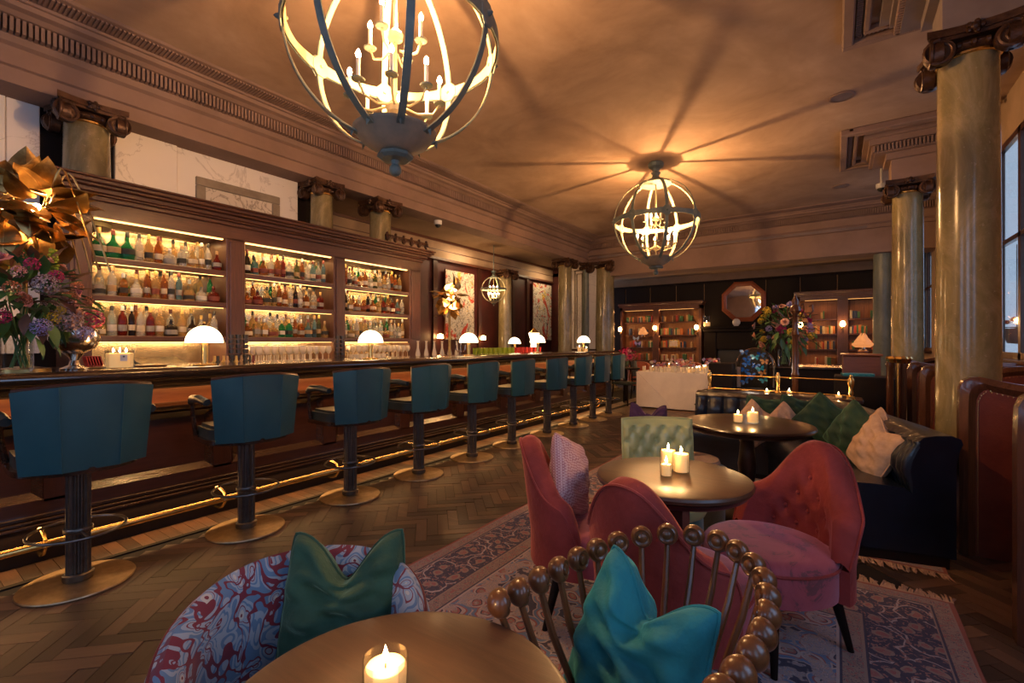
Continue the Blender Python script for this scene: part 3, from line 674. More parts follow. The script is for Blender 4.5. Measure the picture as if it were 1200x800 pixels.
# terminal, caddies, straw holder and glass stacks
t = E('order_terminal', 'sloping grey order terminal lying on the bar right of the jar candle', 'terminal', (-4.45, 1.42, 1.05), .1)
O('housing', MB().prism([(-.14, 0), (.14, 0), (.14, .05), (-.14, .12)], -.17, .17, 'y'), M_BLACK, t, 0)
O('screen_top', MB().prism([(-.14, .121), (.14, .051), (.14, .056), (-.14, .128)], -.165, .165, 'y'), M_SILVER, t, 0)
for k in range(2):
    for j in range(5):
        o = O('mixing_bottle', MB().lathe([(.024, 0), (.024, .06), (.01, .085), (.01, .12)], 10), R.choice(CM), loc=(-4.5+.07*k, 1.82+.075*j, 1.06)); TAG(o, 'small bitters bottle, %s from left, %s row, beside the first dome lamp' % (ORD[j], ('rear', 'front')[k]), 'bottle', 'small bottles by the first lamp')
for (y, n) in ((1.98, 3), (3.08, 2)):
    for j in range(n):
        for k in range(7):
            o = O('stacked_cup', MB().lathe([(.022, 0), (.027, .036), (.025, .036), (.02, .004), (0, .004)], 10, cap=False), M_IRON, loc=(-4.55, y+.062*j, 1.06+.046*k)); TAG(o, 'dark metal cup, %s up, %s column, stack by the %s lamp' % (ORD[k], ORD[j], 'first' if n == 3 else 'second'), 'cup', 'stacked dark cups on the back counter')
for j in range(6):
    o = O('red_menu', MB().box((0, 0, .07), (.1, .006, .14)), NZ('red_card', (.45, .02, .015)), loc=(-4.55, 1.0+.016*j, 1.06), rot=(.25, 0, 0)) ; TAG(o, 'red card standing in a row behind the jar candle, %s from the left' % ORD[j], 'card', 'red cards behind the jar candle')
sb = O('marble_tray', MB().bev(-4.35, -4.05, .84, 1.32, 1.125, 1.137, .004), M_SILVER, None, 0); TAG(sb, 'silver tray lying on the bar left of the jar candle', 'tray')
# candelabrum, decanters and juice glasses behind the far bar
for i in range(6):
    o = O('tall_carafe', MB().lathe([(.03, 0), (.035, .08), (.016, .16), (.014, .24), (.022, .26)], 12), M_GLOW, loc=(-4.75, 4.48+.16*i, 1.06)); TAG(o, 'tall clear carafe, %s from the left beyond the back bar end' % ORD[i], 'carafe', 'carafes beyond the back bar')
jm = (glass('green_juice', (.45, .55, .05), .1, .4), glass('red_juice', (.8, .08, .06), .1, .4))
for i in range(16):
    c = 0 if i < 9 else 1
    o = O('juice_glass', MB().lathe([(.036, 0), (.042, .15)], 12), jm[c], loc=(-4.75, 5.72+.13*i, 1.06)); TAG(o, 'tall glass of %s juice, %s from the left in the row behind the bar' % (('green', 'red')[c], ORD[i]), 'glass', 'juice glasses behind the bar')
t = E('candelabrum', 'small silver candelabrum standing behind the bar right of the gold leaf lamp', 'candelabrum', (-4.6, 5.2, 1.06))
O('stem', MB().lathe([(.05, 0), (.05, .01), (.012, .03), (.01, .2), (.016, .22), (.008, .24)], 14), M_SILVER, t)
for s in (-1, 1): O('arm', MB().tube([(0, 0, .12), (0, s*.06, .1), (0, s*.1, .13), (0, s*.1, .2)], .007, 8), M_SILVER, t)
st_ = O('service_station', MB().bb(-5.5, -4.62, 5.40, 8.4, 0, 1.0).bb(-5.6, -4.43, 5.33, 8.45, 1.0, 1.06), M_BLACKWOOD, None, 0); TAG(st_, 'dark service counter behind the far half of the bar', 'counter')
# figures on the back bar cornice
t = E('carved_frieze', 'dark carved ornament strip standing on the right end of the back bar cornice', 'ornament', (-5.15, 4.2, 2.72))
mb = MB().cyl((0, .05, .08), (0, .85, .08), .022, 8)
O('rail', mb, M_CAP, t)
for k in range(6): O('foot', MB().ball((0, .08+.15*k, .05), .035, 8, 6, 1.3).ball((0, .08+.15*k, .115), .022, 8, 5), M_CAP, t)
# ================================================================ CHANDELIERS
def band(mb, fn, n, w, th, closed=False):
    # fn(t)-> (point, outward normal, width dir)
    vs = []; fs = []
    N = n if closed else n+1
    for i in range(N):
        p, nr, wd = fn(i/n); ww = w(i/n) if callable(w) else w
        for a, b in ((-1, -1), (1, -1), (1, 1), (-1, 1)): vs.append(tuple(Vector(p)+Vector(wd)*a*ww/2+Vector(nr)*b*th/2))
    for i in range(n):
        j = (i+1) % N
        for k in range(4): l = (k+1) % 4; fs.append((i*4+k, i*4+l, j*4+l, j*4+k))
    if not closed: fs += [(3, 2, 1, 0), tuple(n*4+k for k in range(4))]
    return mb.add(vs, fs)
RC = .63
def make_chandelier(R0=RC, group=None):
    t = E('globe_chandelier', '', 'chandelier', group=group)
    for k in range(8):
        a = 2*PI*k/8+.2; ca, sa = math.cos(a), math.sin(a)
        def f(u, o=0):
            th = -PI/2+.34+u*(PI-.68); r = R0+o
            return (r*math.cos(th)*ca, r*math.cos(th)*sa, r*math.sin(th)), (math.cos(th)*ca, math.cos(th)*sa, math.sin(th)), (-sa, ca, 0)
        m_ = O('meridian_strap', band(MB(), f, 28, .043, .008), M_VERD, t, 30)
        O('strap_lit_face', band(MB(), lambda u: f(u, -.006), 28, .037, .004), M_GILTLIT, m_, 30)  # bulb light on the strap's inner face, put in as a paler layer
    def q(u, o=0):
        a = 2*PI*u; return ((R0+o)*math.cos(a), (R0+o)*math.sin(a), 0), (math.cos(a), math.sin(a), 0), (0, 0, 1)
    wv = lambda u: .06+.025*abs(math.cos(4*2*PI*(u-.2/(2*PI))))
    e_ = O('equator_band', band(MB(), lambda u: q(u, .006), 96, wv, .008, True), M_VERD, t, 30)
    O('band_lit_face', band(MB(), lambda u: q(u, -.008), 96, lambda u: wv(u)*.9, .004, True), M_GILTLIT, e_, 30)  # inside of the equator band, its bulb-lit brightness held in the colour
    for k in range(8):
        a = 2*PI*k/8+.2; b = MB(); b.m = Matrix.Rotation(a, 4, 'Z') @ Matrix.Translation((R0+.004, 0, 0)) @ Matrix.Rotation(PI/2, 4, 'Y')
        b.lathe([(.072, -.006), (.077, 0), (.07, .008), (.018, .012), (.012, .03), (0, .04)], 8, a0=PI/8)
        bo = O('boss', b, M_VERD, t, 20)
        b = MB(); b.m = Matrix.Rotation(a, 4, 'Z') @ Matrix.Translation((R0-.012, 0, 0)) @ Matrix.Rotation(-PI/2, 4, 'Y')
        b.lathe([(.07, 0), (.068, .006), (.012, .008), (.008, .018), (0, .02)], 8, a0=PI/8); O('boss_lit_face', b, M_GILTLIT, bo, 20)  # same lit paleness coloured onto the inner side of each boss
    O('bowl', MB().lathe([(.24, -.575), (.25, -.565), (.255, -.555), (.2, -.62), (.12, -.67), (.05, -.69), (.0, -.69)][::-1], 32, cap=False).lathe([(.235, -.56), (.19, -.61), (.1, -.66), (0, -.68)][::-1], 32, cap=False), M_BOWL, t, 50)
    O('bowl_ring', MB().lathe([(.06, -.685), (.105, -.69), (.11, -.71), (.085, -.725), (.03, -.73), (.02, -.755)], 8), M_VERD, t, 20)
    O('finial', MB().ball((0, 0, -.785), .038, 16, 10).lathe([(.018, -.76), (.018, -.74)], 10), M_VERD, t)
    O('bowl_spikes', MB().lathe([(0, 0), (0, 0)], 3, cap=False) if False else [mbs := MB(), [mbs.add([(.245*math.cos(a)+.018*math.cos(a+d), .245*math.sin(a)+.018*math.sin(a+d), -.57) for d in (0, 2.1, 4.2)]+[(.26*math.cos(a), .26*math.sin(a), -.62)], [(0, 2, 1), (0, 1, 3), (1, 2, 3), (2, 0, 3)]) for a in [2*PI*k/8+.2 for k in range(8)]]][0], M_VERD, t, 0)
    O('crown_cap', MB().lathe([(.24, .56), (.245, .575), (.16, .62), (.07, .655), (.05, .70), (.075, .74), (.05, .76), (.06, .80), (.11, .83), (.12, .88), (.10, .90)], 12), M_VERD, t, 20)
    O('centre_rod', MB().cyl((0, 0, -.66), (0, 0, .66), .012, 10).lathe([(.012, -.45), (.05, -.43), (.06, -.40), (.03, -.37), (.012, -.36)], 16).lathe([(.012, .0), (.045, .02), (.05, .05), (.012, .09)], 16), M_GILTLIT, t)
    for tier, (n, r, z, a0) in enumerate(((8, .27, -.36, 0), (4, .17, -.02, .4))):
        for k in range(n):
            a = a0+2*PI*k/n; ca, sa = math.cos(a), math.sin(a)
            c = MB().tube([(.03*ca, .03*sa, z-.03), (r*.5*ca, r*.5*sa, z-.07), (r*.85*ca, r*.85*sa, z-.06), (r*ca, r*sa, z)], .007, 6)
            ar = O('candle_arm', c, M_GILTLIT, t)
            O('drip_pan', MB().lathe([(.012, 0), (.035, .006), (.038, .014), (.012, .012)], 16, (r*ca, r*sa, z)), M_VERD, ar)
            O('candle_tube', MB().cyl((r*ca, r*sa, z+.01), (r*ca, r*sa, z+.13), .012, 12), M_WHITE, ar)
            O('bulb', MB().lathe([(.006, 0), (.014, .014), (.015, .026), (.009, .042), (0, .056)], 10, (r*ca, r*sa, z+.13), cap=False), M_BULB, t)
    return t
def chand_light(t, s=1.0):
    l = bpy.data.lights.new('chandelier_light', 'POINT'); l.energy = 150*s; l.color = (1, .55, .22); l.shadow_soft_size = .02
    o = bpy.data.objects.new('chandelier_light', l); COL.objects.link(o); o.parent = t; o.location = (.03, .03, .12)
ch = make_chandelier(); ch.location = (-2.23, 1.915, 3.15); ch['label'] = 'large verdigris globe chandelier nearest the camera, over the parquet'
c2 = TREE(ch, (-2.26, 7.04, 3.15), .35, 'globe chandelier farther off, hanging before the far beam')
chand_light(ch); chand_light(c2)
c3 = TREE(ch, (-6.35, 8.3, 2.5), .1, 'small globe chandelier before the red wall of the aisle'); c3.scale = (.46, .46, .46)
for o in list(c3.children):
    if o.type == 'LIGHT': bpy.data.objects.remove(o)
O('hanging_rod', MB().cyl((0, 0, .88), (0, 0, 2.17), .02, 8), M_VERD, c3)
point('aisle_chandelier_glow', (-6.35, 8.3, 2.35), 14, WARM2, .1)
# ================================================================ GOLD LEAF LAMPS
def gold_leaf(L, Wd, curl):
    mb = MB()
    def g(u, v):
        x = u*L; wv = Wd*math.sin(PI*min(1, u*1.02))**.8*(1-.25*u); y = (v-.5)*2
        return (x, y*wv, curl*u*u*L - .25*wv*abs(y)**1.5 + .006*math.sin(9*u)*y)
    mb.grid(g, 9, 5); mb.tube([(u*L, 0, curl*u*u*L+.003) for u in (0, .3, .6, .95)], [.004, .0035, .003, .001], 5); return mb
GL = [mesh_of(gold_leaf(.25, .12, .5), 'leaf', M_GOLD, 60), mesh_of(gold_leaf(.2, .085, -.5), 'leaf', M_GOLD, 60), mesh_of(gold_leaf(.28, .13, -.25), 'leaf', M_GOLD, 60)]
def leaf_lamp(loc, top, n, sc, label, seed, pw):
    rr = random.Random(seed); t = E('gold_leaf_lamp', label, 'lamp', loc)
    O('pole', MB().cyl((0, 0, 0), (0, 0, top), .018, 12), M_GOLD, t); O('foot', MB().lathe([(.12, 0), (.12, .015), (.03, .03)], 24), M_GOLD, t)
    for k in range(n):
        u = (k+.5)/n; th = math.acos(1-2*u); ph = k*2.4
        d = Vector((math.sin(th)*math.cos(ph), math.sin(th)*math.sin(ph), math.cos(th))); p = Vector((0, 0, top))+Vector((d.x, d.y, d.z*1.05))*sc*.13
        q = (d+Vector((rr.uniform(-1, 1), rr.uniform(-1, 1), rr.uniform(-1.2, .5)))).to_track_quat('X', 'Z')
        o = O('leaf', GL[k % 3], parent=t, loc=p); o.rotation_mode = 'QUATERNION'; o.rotation_quaternion = q; s = sc*rr.uniform(.6, .95); o.scale = (s, s, s)
    for k in range(6 if sc > 1 else 0):
        a = rr.uniform(0, 6.28); r0 = .2*sc; pts = []
        for i in range(9):
            f = i/8; pts.append((r0*math.cos(a)*(.4+1.3*f)+.02*math.sin(6*f+a), r0*math.sin(a)*(.4+1.3*f)+.02*math.cos(5*f), top+sc*(.05+.25*math.sin(PI*f)-.35*f*f)))
        O('tendril', MB().tube(pts, .005*sc, 6), M_GOLD, t)
    for k in range(3):
        a = k*2.1+.6; O('bulb', MB().ball((.07*sc*math.cos(a), .07*sc*math.sin(a), top+.02), .02, 10, 6), M_BULB, t)
    point('leaf_lamp_light', (loc[0], loc[1], loc[2]+top+.12*sc), pw, WARM2, .03)
    return t
leaf_lamp((-4.05, .585, 1.125), .98, 64, 1.15, 'large gold leaf lamp at the left edge above the flowers', 3, 14)
leaf_lamp((-4.5, 4.85, 1.06), .86, 34, .95, 'gold leaf lamp standing behind the bar past the back bar', 5, 7)
# ================================================================ FLOWERS
GRN = [NZ('foliage_'+n, c, c2, 9, rough=.5) for n, c, c2 in (('dark', (.035, .10, .03), (.02, .055, .02)), ('mid', (.07, .18, .045), (.04, .11, .025)), ('lime', (.35, .45, .04), (.2, .32, .03)), ('russet', (.2, .07, .03), (.11, .05, .03)))]
FL = {n: NZ(n+'_petal', c, tuple(x*.7 for x in c), 12, rough=.7) for n, c in (('mauve', (.42, .3, .32)), ('pink', (.7, .3, .3)), ('magenta', (.5, .02, .12)), ('lilac', (.36, .3, .62)), ('yellow', (.6, .4, .02)), ('peach', (.75, .4, .28)), ('rust', (.4, .12, .05)), ('white', (.7, .66, .6)), ('red', (.7, .03, .03)))}
def cluster(r, n, pr):     # hydrangea-like head of small four petalled florets
    mb = MB()
    for i in range(n):
        u = (i+.5)/n; th = math.acos(1-1.7*u); ph = i*2.4; d = Vector((math.sin(th)*math.cos(ph), math.sin(th)*math.sin(ph), math.cos(th)))
        q = d.to_track_quat('Z', 'Y').to_matrix().to_4x4(); mb.m = Matrix.Translation(d*r) @ q @ Matrix.Rotation(i, 4, 'Z')
        for k in range(4):
            a = k*PI/2; c, s = math.cos(a), math.sin(a); mb.add([(0, 0, 0), (pr*(c-.5*s), pr*(s+.5*c), pr*.2), (pr*1.3*c, pr*1.3*s, pr*.35), (pr*(c+.5*s), pr*(s-.5*c), pr*.2)], [(0, 3, 2, 1)])
    return mb
def rose(r):
    mb = MB()
    for ring in range(4):
        n = 5+ring; rr_ = r*(.25+.25*ring)
        for k in range(n):
            a = 2*PI*k/n+ring*.5; op = .3+.3*ring
            mb.m = Matrix.Rotation(a, 4, 'Z')
            mb.grid(lambda u, v: (rr_*(.2+.8*math.sin(v*1.5))*(.6+.4*op*v), rr_*(u-.5)*1.5*math.sin(.4+v*2.0), r*(.9-.15*ring)*v-.0*u+ -.25*r*(v**3)*op), 3, 4)
    return mb
def leafm(L, W):
    mb = MB()
    mb.grid(lambda u, v: (u*L, (v-.5)*2*W*math.sin(PI*min(.99, .03+u)), -.35*L*u*u+.25*W*abs(v-.5)*2), 6, 3); return mb
HEADS = {}
def head(kind, colr):
    if (kind, colr) not in HEADS:
        mb = cluster(.05, 46, .011) if kind == 'hydrangea' else rose(.04) if kind == 'rose' else cluster(.028, 22, .009)
        HEADS[(kind, colr)] = mesh_of(mb, kind, FL[colr], 60)
    return HEADS[(kind, colr)]
LEAFS = [[mesh_of(leafm(L, W), 'leaf', g, 60) for g in GRN] for L, W in ((.13, .028), (.09, .022), (.17, .03))]
def bouquet(loc, label, rx, rz, zc, n, nl, cols, seed, stems=10, sc=1):
    rr = random.Random(seed); t = E('flower_arrangement', label, 'flowers', loc)
    for k in range(n):
        u = (k+.5)/n; th = math.acos(1-1.62*u); ph = k*2.4+rr.uniform(-.3, .3); f = rr.uniform(.86, 1.08)
        d = Vector((math.sin(th)*math.cos(ph), math.sin(th)*math.sin(ph), math.cos(th)))
        kd, cl = rr.choice(cols); o = O(('hydrangea_head' if kd == 'hydrangea' else 'rose_bloom' if kd == 'rose' else 'small_bloom'), head(kd, cl), parent=t, loc=(d.x*rx*f, d.y*rx*f, zc+d.z*rz*f))
        o.rotation_mode = 'QUATERNION'; o.rotation_quaternion = d.to_track_quat('Z', 'Y'); s = sc*rr.uniform(.75, 1.2); o.scale = (s, s, s)
    for k in range(nl):
        u = (k+.5)/nl; th = math.acos(1-1.9*u); ph = k*2.4; f = rr.uniform(.45, .98)
        d = Vector((math.sin(th)*math.cos(ph), math.sin(th)*math.sin(ph), math.cos(th)))
        e = (d+Vector((rr.uniform(-.5, .5), rr.uniform(-.5, .5), rr.uniform(-.5, .5))))
        o = O('leaf', LEAFS[k % 3][rr.choice((0, 0, 1, 1, 1, 3))], parent=t, loc=(d.x*rx*f, d.y*rx*f, zc+d.z*rz*f)); o.rotation_mode = 'QUATERNION'; o.rotation_quaternion = e.to_track_quat('X', 'Z'); o.scale = (.8+.15*sc,)*3
    sm = MB()
    for k in range(stems):
        a = k*2.4; sm.tube([(.04*math.cos(a+2), .04*math.sin(a+2), .02), (.03*math.cos(a), .03*math.sin(a), zc*.5), (rx*.5*math.cos(a), rx*.5*math.sin(a), zc)], .004, 5)
    O('stems', sm, GRN[1], t, kind='stuff')
    return t
def vase(loc, r, h, label, flare=1.0):
    o = O('glass_vase', MB().lathe([(r*.9, 0), (r*.9, .008), (r, .02), (r*flare, h), (r*flare*.95, h), (r*.94, .025), (0, .02)], 28, cap=False), M_GLASS, loc=loc); return TAG(o, label, 'vase')
cols = [('hydrangea', 'mauve'), ('rose', 'pink'), ('small', 'rust'), ('hydrangea', 'lilac'), ('small', 'yellow'), ('small', 'pink'), ('rose', 'peach'), ('small', 'rust'), ('small', 'magenta')]
vase((-3.83, .52, 1.13), .075, .2, 'clear glass vase holding the mixed flowers at the left end of the bar')
fa = bouquet((-3.85, .54, 1.135), 'big mixed bouquet of mauve, pink and rust blooms at the left end of the bar', .28, .25, .40, 56, 190, cols, 8)
for i, (dx, dy, dz, kd, cl, s) in enumerate(((.16, .17, .30, 'hydrangea', 'mauve', 1.35), (.10, .30, .31, 'small', 'magenta', 1.7), (.11, .26, .22, 'hydrangea', 'lilac', .8), (.2, -.02, .4, 'rose', 'pink', 1.1))):
    o = O('hydrangea_head' if kd == 'hydrangea' else 'bloom', head(kd, cl), parent=fa, loc=(dx, dy, dz), rot=(0, 1.1, .6)); o.scale = (s, s, s)
sp = MB()
for k in range(34):
    a = k*2.4; z = .5+k*.0065; r = .03*(1-k/50); sp.ball((.02+r*math.cos(a)+.03*(k/34), .13+r*math.sin(a), z), .014, 6, 4, .7)
O('lime_flower_spike', sp, GRN[2], fa)
t = E('footed_bowl', 'round silver footed bowl on the bar right of the flower vase', 'bowl', (-3.98, .80, 1.125))
O('bowl', MB().lathe([(.0, .10), (.05, .105), (.10, .14), (.125, .19), (.12, .25), (.11, .26), (.115, .25), (.12, .19), (.09, .145), (.0, .11)], 30, cap=False), M_SILVER, t)
O('foot', MB().lathe([(.07, 0), (.072, .01), (.03, .03), (.02, .06), (.03, .08), (.05, .105)], 28), M_SILVER, t)
# ================================================================ RUGS
def rug_mat(name, hx, hy, seed):
    m = NM(name); t = m.n('ShaderNodeTexCoord').outputs['Object']; s = m.n('ShaderNodeSeparateXYZ'); m.l(t, s.inputs[0])
    ax = m.math('ABSOLUTE', s.outputs[0]); ay = m.math('ABSOLUTE', s.outputs[1])
    d = m.math('MINIMUM', m.math('SUBTRACT', hx, ax), m.math('SUBTRACT', hy, ay))
    cb = m.n('ShaderNodeCombineXYZ'); m.l(ax, cb.inputs[0]); m.l(s.outputs[1], cb.inputs[1]); cb.inputs[2].default_value = seed
    mp = m.n('ShaderNodeMapping'); m.l(cb.outputs[0], mp.inputs[0]); co = mp.outputs[0]
    def vor(sc, out='Distance', rnd=1):
        ns = m.n('ShaderNodeTexNoise'); m.l(co, ns.inputs['Vector']); ns.inputs['Scale'].default_value = sc*.9
        ad = m.n('ShaderNodeVectorMath', operation='MULTIPLY_ADD'); m.l(ns.outputs['Color'], ad.inputs[0]); ad.inputs[1].default_value = (.09, .09, 0); m.l(co, ad.inputs[2])
        x = m.n('ShaderNodeTexVoronoi', voronoi_dimensions='2D'); m.l(ad.outputs[0], x.inputs['Vector']); x.inputs['Scale'].default_value = sc; x.inputs['Randomness'].default_value = rnd
        return x.outputs[out]
    NAVY, ROSE, CREAM, BLU, TAN, RUST = (.018, .025, .075), (.36, .11, .105), (.50, .42, .42), (.12, .22, .42), (.33, .24, .2), (.30, .07, .035)
    big = vor(8.5, rnd=.8); small = vor(36)
    fl = m.ramp(big, [(0, TAN), (.10, ROSE), (.2, NAVY), (.25, CREAM), (.36, ROSE), (.42, BLU), (.55, CREAM), (.6, NAVY)], True)
    sm = m.ramp(small, [(0, ROSE), (.16, CREAM), (.3, NAVY), (.42, BLU), (.55, TAN)], True)
    field = m.mix(m.ramp(m.noise(co, 9, 3), [(.47, (0, 0, 0)), (.5, (1, 1, 1))]), m.mix(.55, sm, CREAM), fl)
    bd = m.mix(m.ramp(small, [(.2, (1, 1, 1)), (.28, (0, 0, 0))]), m.ramp(big, [(0, ROSE), (.14, TAN), (.24, NAVY), (.5, NAVY), (.55, CREAM), (.62, NAVY)], True), m.mix(.5, ROSE, TAN))
    gd = m.ramp(small, [(0, ROSE), (.2, TAN), (.38, NAVY), (.44, TAN)], True)
    mask = m.math('MULTIPLY', d, 2.0)
    c = m.ramp(mask, [(0, RUST), (.03, TAN), (.045, (0, 0, 0)), (.17, NAVY), (.185, TAN), (.2, (0, 0, 0)), (.72, NAVY), (.735, TAN), (.76, (0, 0, 0)), (.90, NAVY), (.915, CREAM), (.94, (0, 0, 0))], True)
    def rng(a, b): return m.math('MULTIPLY', m.math('GREATER_THAN', mask, a), m.math('LESS_THAN', mask, b))
    c = m.mix(rng(.045, .17), c, gd); c = m.mix(rng(.2, .72), c, bd); c = m.mix(rng(.76, .9), c, gd); c = m.mix(rng(.94, 99), c, field)
    c = m.mix(m.math('MULTIPLY', m.noise(m.co(), 60, 2), .35), c, (.2, .16, .18))
    m.l(c, m.b.inputs['Base Color']); m.bump(m.noise(m.co(), 400, 2), .3, .003); m.set(rough=.95, sheen=.15); return m.mt
def rug(cx, cy, hx, hy, label, seed, fr_ends):
    t = E('rug', label, 'rug', (cx, cy, 0))
    mb = MB(); mb.grid(lambda u, v: ((u*2-1)*hx+.004*math.sin(v*21), (v*2-1)*hy, .009+.0012*math.sin(u*37+v*23)), 40, 50)
    mb.grid(lambda u, v: ((u*2-1)*hx, (-hy if v < .5 else -hy), .009 if v < .5 else 0), 2, 2).grid(lambda u, v: ((u*2-1)*hx, hy, v*.009), 2, 2).grid(lambda u, v: (hx, (u*2-1)*hy, v*.009), 2, 2).grid(lambda u, v: (-hx, (u*2-1)*hy, v*.009), 2, 2)
    O('pile', mb, rug_mat('oriental_rug_%d' % seed, hx, hy, seed), t, 30)
    for s in fr_ends:
        f = MB(); x = -hx
        while x < hx:
            L = R.uniform(.05, .1); a = R.uniform(-.02, .03); yy = s*hy
            f.add([(x, yy, .007), (x+.011, yy, .007), (x+.013+a, yy+s*L, .004), (x+a, yy+s*L*.95, .010), (x+.006+a*.5, yy+s*L*.5, .016)], [(0, 1, 4), (1, 2, 4), (2, 3, 4), (3, 0, 4)]); x += .008
        O('fringe', f, NZ('rug_fringe', (.55, .36, .24), (.4, .25, .17), 20, rough=.95), t, 0, kind='stuff')
    return t
rug(-.78, 1.52, 1.25, 1.6, 'oriental rug with navy and rose floral pattern under the front table and pink chairs', 3, (1,))
rug(-.76, 4.7, 1.27, 1.2, 'second oriental rug with tan fringe reaching under the blue banquette', 8, (-1,))
# ================================================================ TABLES
def round_table(x, y, r, label, mat, h=.72):
    t = E('round_table', label, 'table', (x, y, 0))
    O('table_top', MB().lathe([(0, h-.035), (r*.93, h-.035), (r*.99, h-.026), (r, h-.014), (r*.985, h-.004), (r*.95, h), (r*.5, h), (0, h)], 72, cap=False), mat, t)
    O('rim', MB().lathe([(r*.88, h-.06), (r*.93, h-.05), (r*.95, h-.034), (r*.85, h-.034)], 60), M_TABLED, t)
    O('pedestal', MB().lathe([(.055, .12), (.075, .15), (.06, .2), (.045, .26), (.055, .34), (.062, .42), (.05, .52), (.045, .6), (.07, .64), (.075, .665)], 28), M_TABLED, t)
    O('plinth', MB().lathe([(.21, 0), (.215, .02), (.2, .045), (.13, .07), (.09, .12), (.05, .13)], 40), M_TABLED, t)
    return t
round_table(-.56, .478, .292, 'round wooden table at the bottom edge of the photo with one candle', M_TABLE)
rt = round_table(-.59, 2.06, .325, 'round wooden table in the middle ringed by pink chairs, with clustered candles', M_TABLE)
O('column_leg', MB().box((0, 0, .40), (.12, .12, .52)), M_TABLED, rt)
round_table(-.53, 3.72, .43, 'large dark round table before the blue banquette with two candles', M_TABLED)
candle(-.612, .505, .72, .037, .044, 'glass with a lit candle on the nearest round table', glassh=.058, pw=1.0)
G1 = 'candles on the middle round table'
candle(-.63, 2.14, .72, .036, .085, 'tall candle at back left of the cluster on the middle round table', glassh=.09, grp=G1, pw=.9)
candle(-.565, 2.11, .72, .036, .085, 'tall candle at back right of the cluster on the middle round table', glassh=.09, grp=G1, pw=.9)
candle(-.60, 2.01, .72, .024, .055, 'small candle in front of the cluster on the middle round table', glassh=.06, grp=G1, pw=.5)
candle(-.58, 3.66, .72, .033, .06, 'smaller left candle of the two on the large dark round table', glassh=.065, pw=.7)
candle(-.49, 3.70, .72, .04, .08, 'larger right candle of the two on the large dark round table', glassh=.085, pw=.9)
# ================================================================ PINK SLIPPER CHAIRS
def slipper_chair(loc, face, label, tuft=True, hs=1.0, rs=1.0):
    # local frame: chair faces -y; back on +y
    t = E('slipper_chair', label, 'chair', (*loc, 0), face, 'pink velvet slipper chairs')
    r0 = .262*rs; z0 = .27
    def zt(s): return (.52+.30*math.exp(-(abs(s)/.52)**2.3)+.03*math.exp(-((abs(s)-.8)/.2)**2)-.13*max(0, (abs(s)-.78)/.22)**2)*hs
    bts = [(0, .68), (-.16, .60), (.16, .60), (0, .53), (-.33, .53), (.33, .53), (-.17, .46), (.17, .46), (-.5, .46), (.5, .46)] if tuft else []
    def surf(s, q, side):     # side 0 inner .. 1 outer
        a = s*PI*.40; top = zt(s); z = z0+(top-z0)*q
        if side == 0: z = max(z, z0)
        lean = .055*max(0, z-.4)/.45
        th = .095*(1-.3*abs(s)**6)
        rr_ = r0+lean+(th*.5 if side else -th*.5)
        if side == 0:
            rr_ -= .012*math.sin(PI*min(1, max(0, (z-.42)/.4)))
            for bs, bz in bts:
                e = ((s-bs)/.07)**2+((z-bz)/.038)**2; rr_ += .022*math.exp(-e)
        return (rr_*math.sin(a), rr_*math.cos(a), z)
    mb = MB(); NS, NQ = 61, 26
    def g(u, v):
        s = u*2-1
        if v < .46: return surf(s, v/.46, 1)
        if v > .54: return surf(s, (1-v)/.46, 0)
        f = (v-.46)/.08; a, b = Vector(surf(s, 1, 1)), Vector(surf(s, 1, 0)); p = a.lerp(b, f); return (p.x, p.y, p.z+.026*math.sin(PI*f))
    mb.grid(g, NS, 2*NQ+5)
    for u in (0, 1):
        mb.grid(lambda a, b: tuple(Vector(surf(u*2-1, a, 1)).lerp(Vector(surf(u*2-1, a, 0)), b)), 12, 2)
    bk_ = O('backrest', mb, M_PINK, t, 60)
    O('piping', MB().tube([tuple(Vector(surf(s, 1, 1))+Vector((0, 0, .006))) for s in [-1+i/24 for i in range(49)]], .006, 6), M_PINK, bk_)
    for bs, bz in bts:
        p = surf(bs, (bz-z0)/(zt(bs)-z0), 0); O('button', MB().ball((p[0]*.995, p[1]*.995, p[2]), .010, 8, 5), M_PINK, bk_)
    def sup(r, a, fy=1.12):
        x, y = math.sin(a), math.cos(a); q = fy if y < 0 else .93; return (r*x, r*y*q)
    se = MB(); prof = [(.9, .265), (.99, .275), (1.0, .30), (1.0, .385), (.985, .41), (.93, .43), (.8, .44), (.5, .447), (0.01, .45)]
    se.grid(lambda u, v: (*sup(r0*prof[min(8, int(round(v*8)))][0], 2*PI*u), prof[min(8, int(round(v*8)))][1]), 48, 9, True)
    so = O('seat', se, M_PINKSEAT, t, 60)
    O('piping', MB().tube([(*sup(r0*1.0, 2*PI*i/40), .40) for i in range(40)], .006, 6, closed=True), M_PINK, so)
    for sx, sy_ in ((-1, -1), (1, -1), (-1, 1), (1, 1)):
        O('leg', MB().cyl((sx*.16, sy_*.17, .27), (sx*.19, sy_*(.20 if sy_ < 0 else .24), 0), .024, 10, .012), M_BLACKWOOD, t)
    return t
def face(dx, dy): return math.atan2(dy, dx)+PI/2       # rotation that turns local -y toward (dx,dy)
slipper_chair((-.24, 2.30), face(-.56, -.83), 'pink velvet slipper chair with tufted back, right of the middle table', hs=1.0)
slipper_chair((-.50, 1.80), face(.22, .97), 'pink velvet slipper chair seen from behind, in front of the middle table', hs=1.0)
slipper_chair((-.96, 2.06), face(.86, .5), 'pink velvet slipper chair seen edge-on left of the middle table, holding a woven pillow')
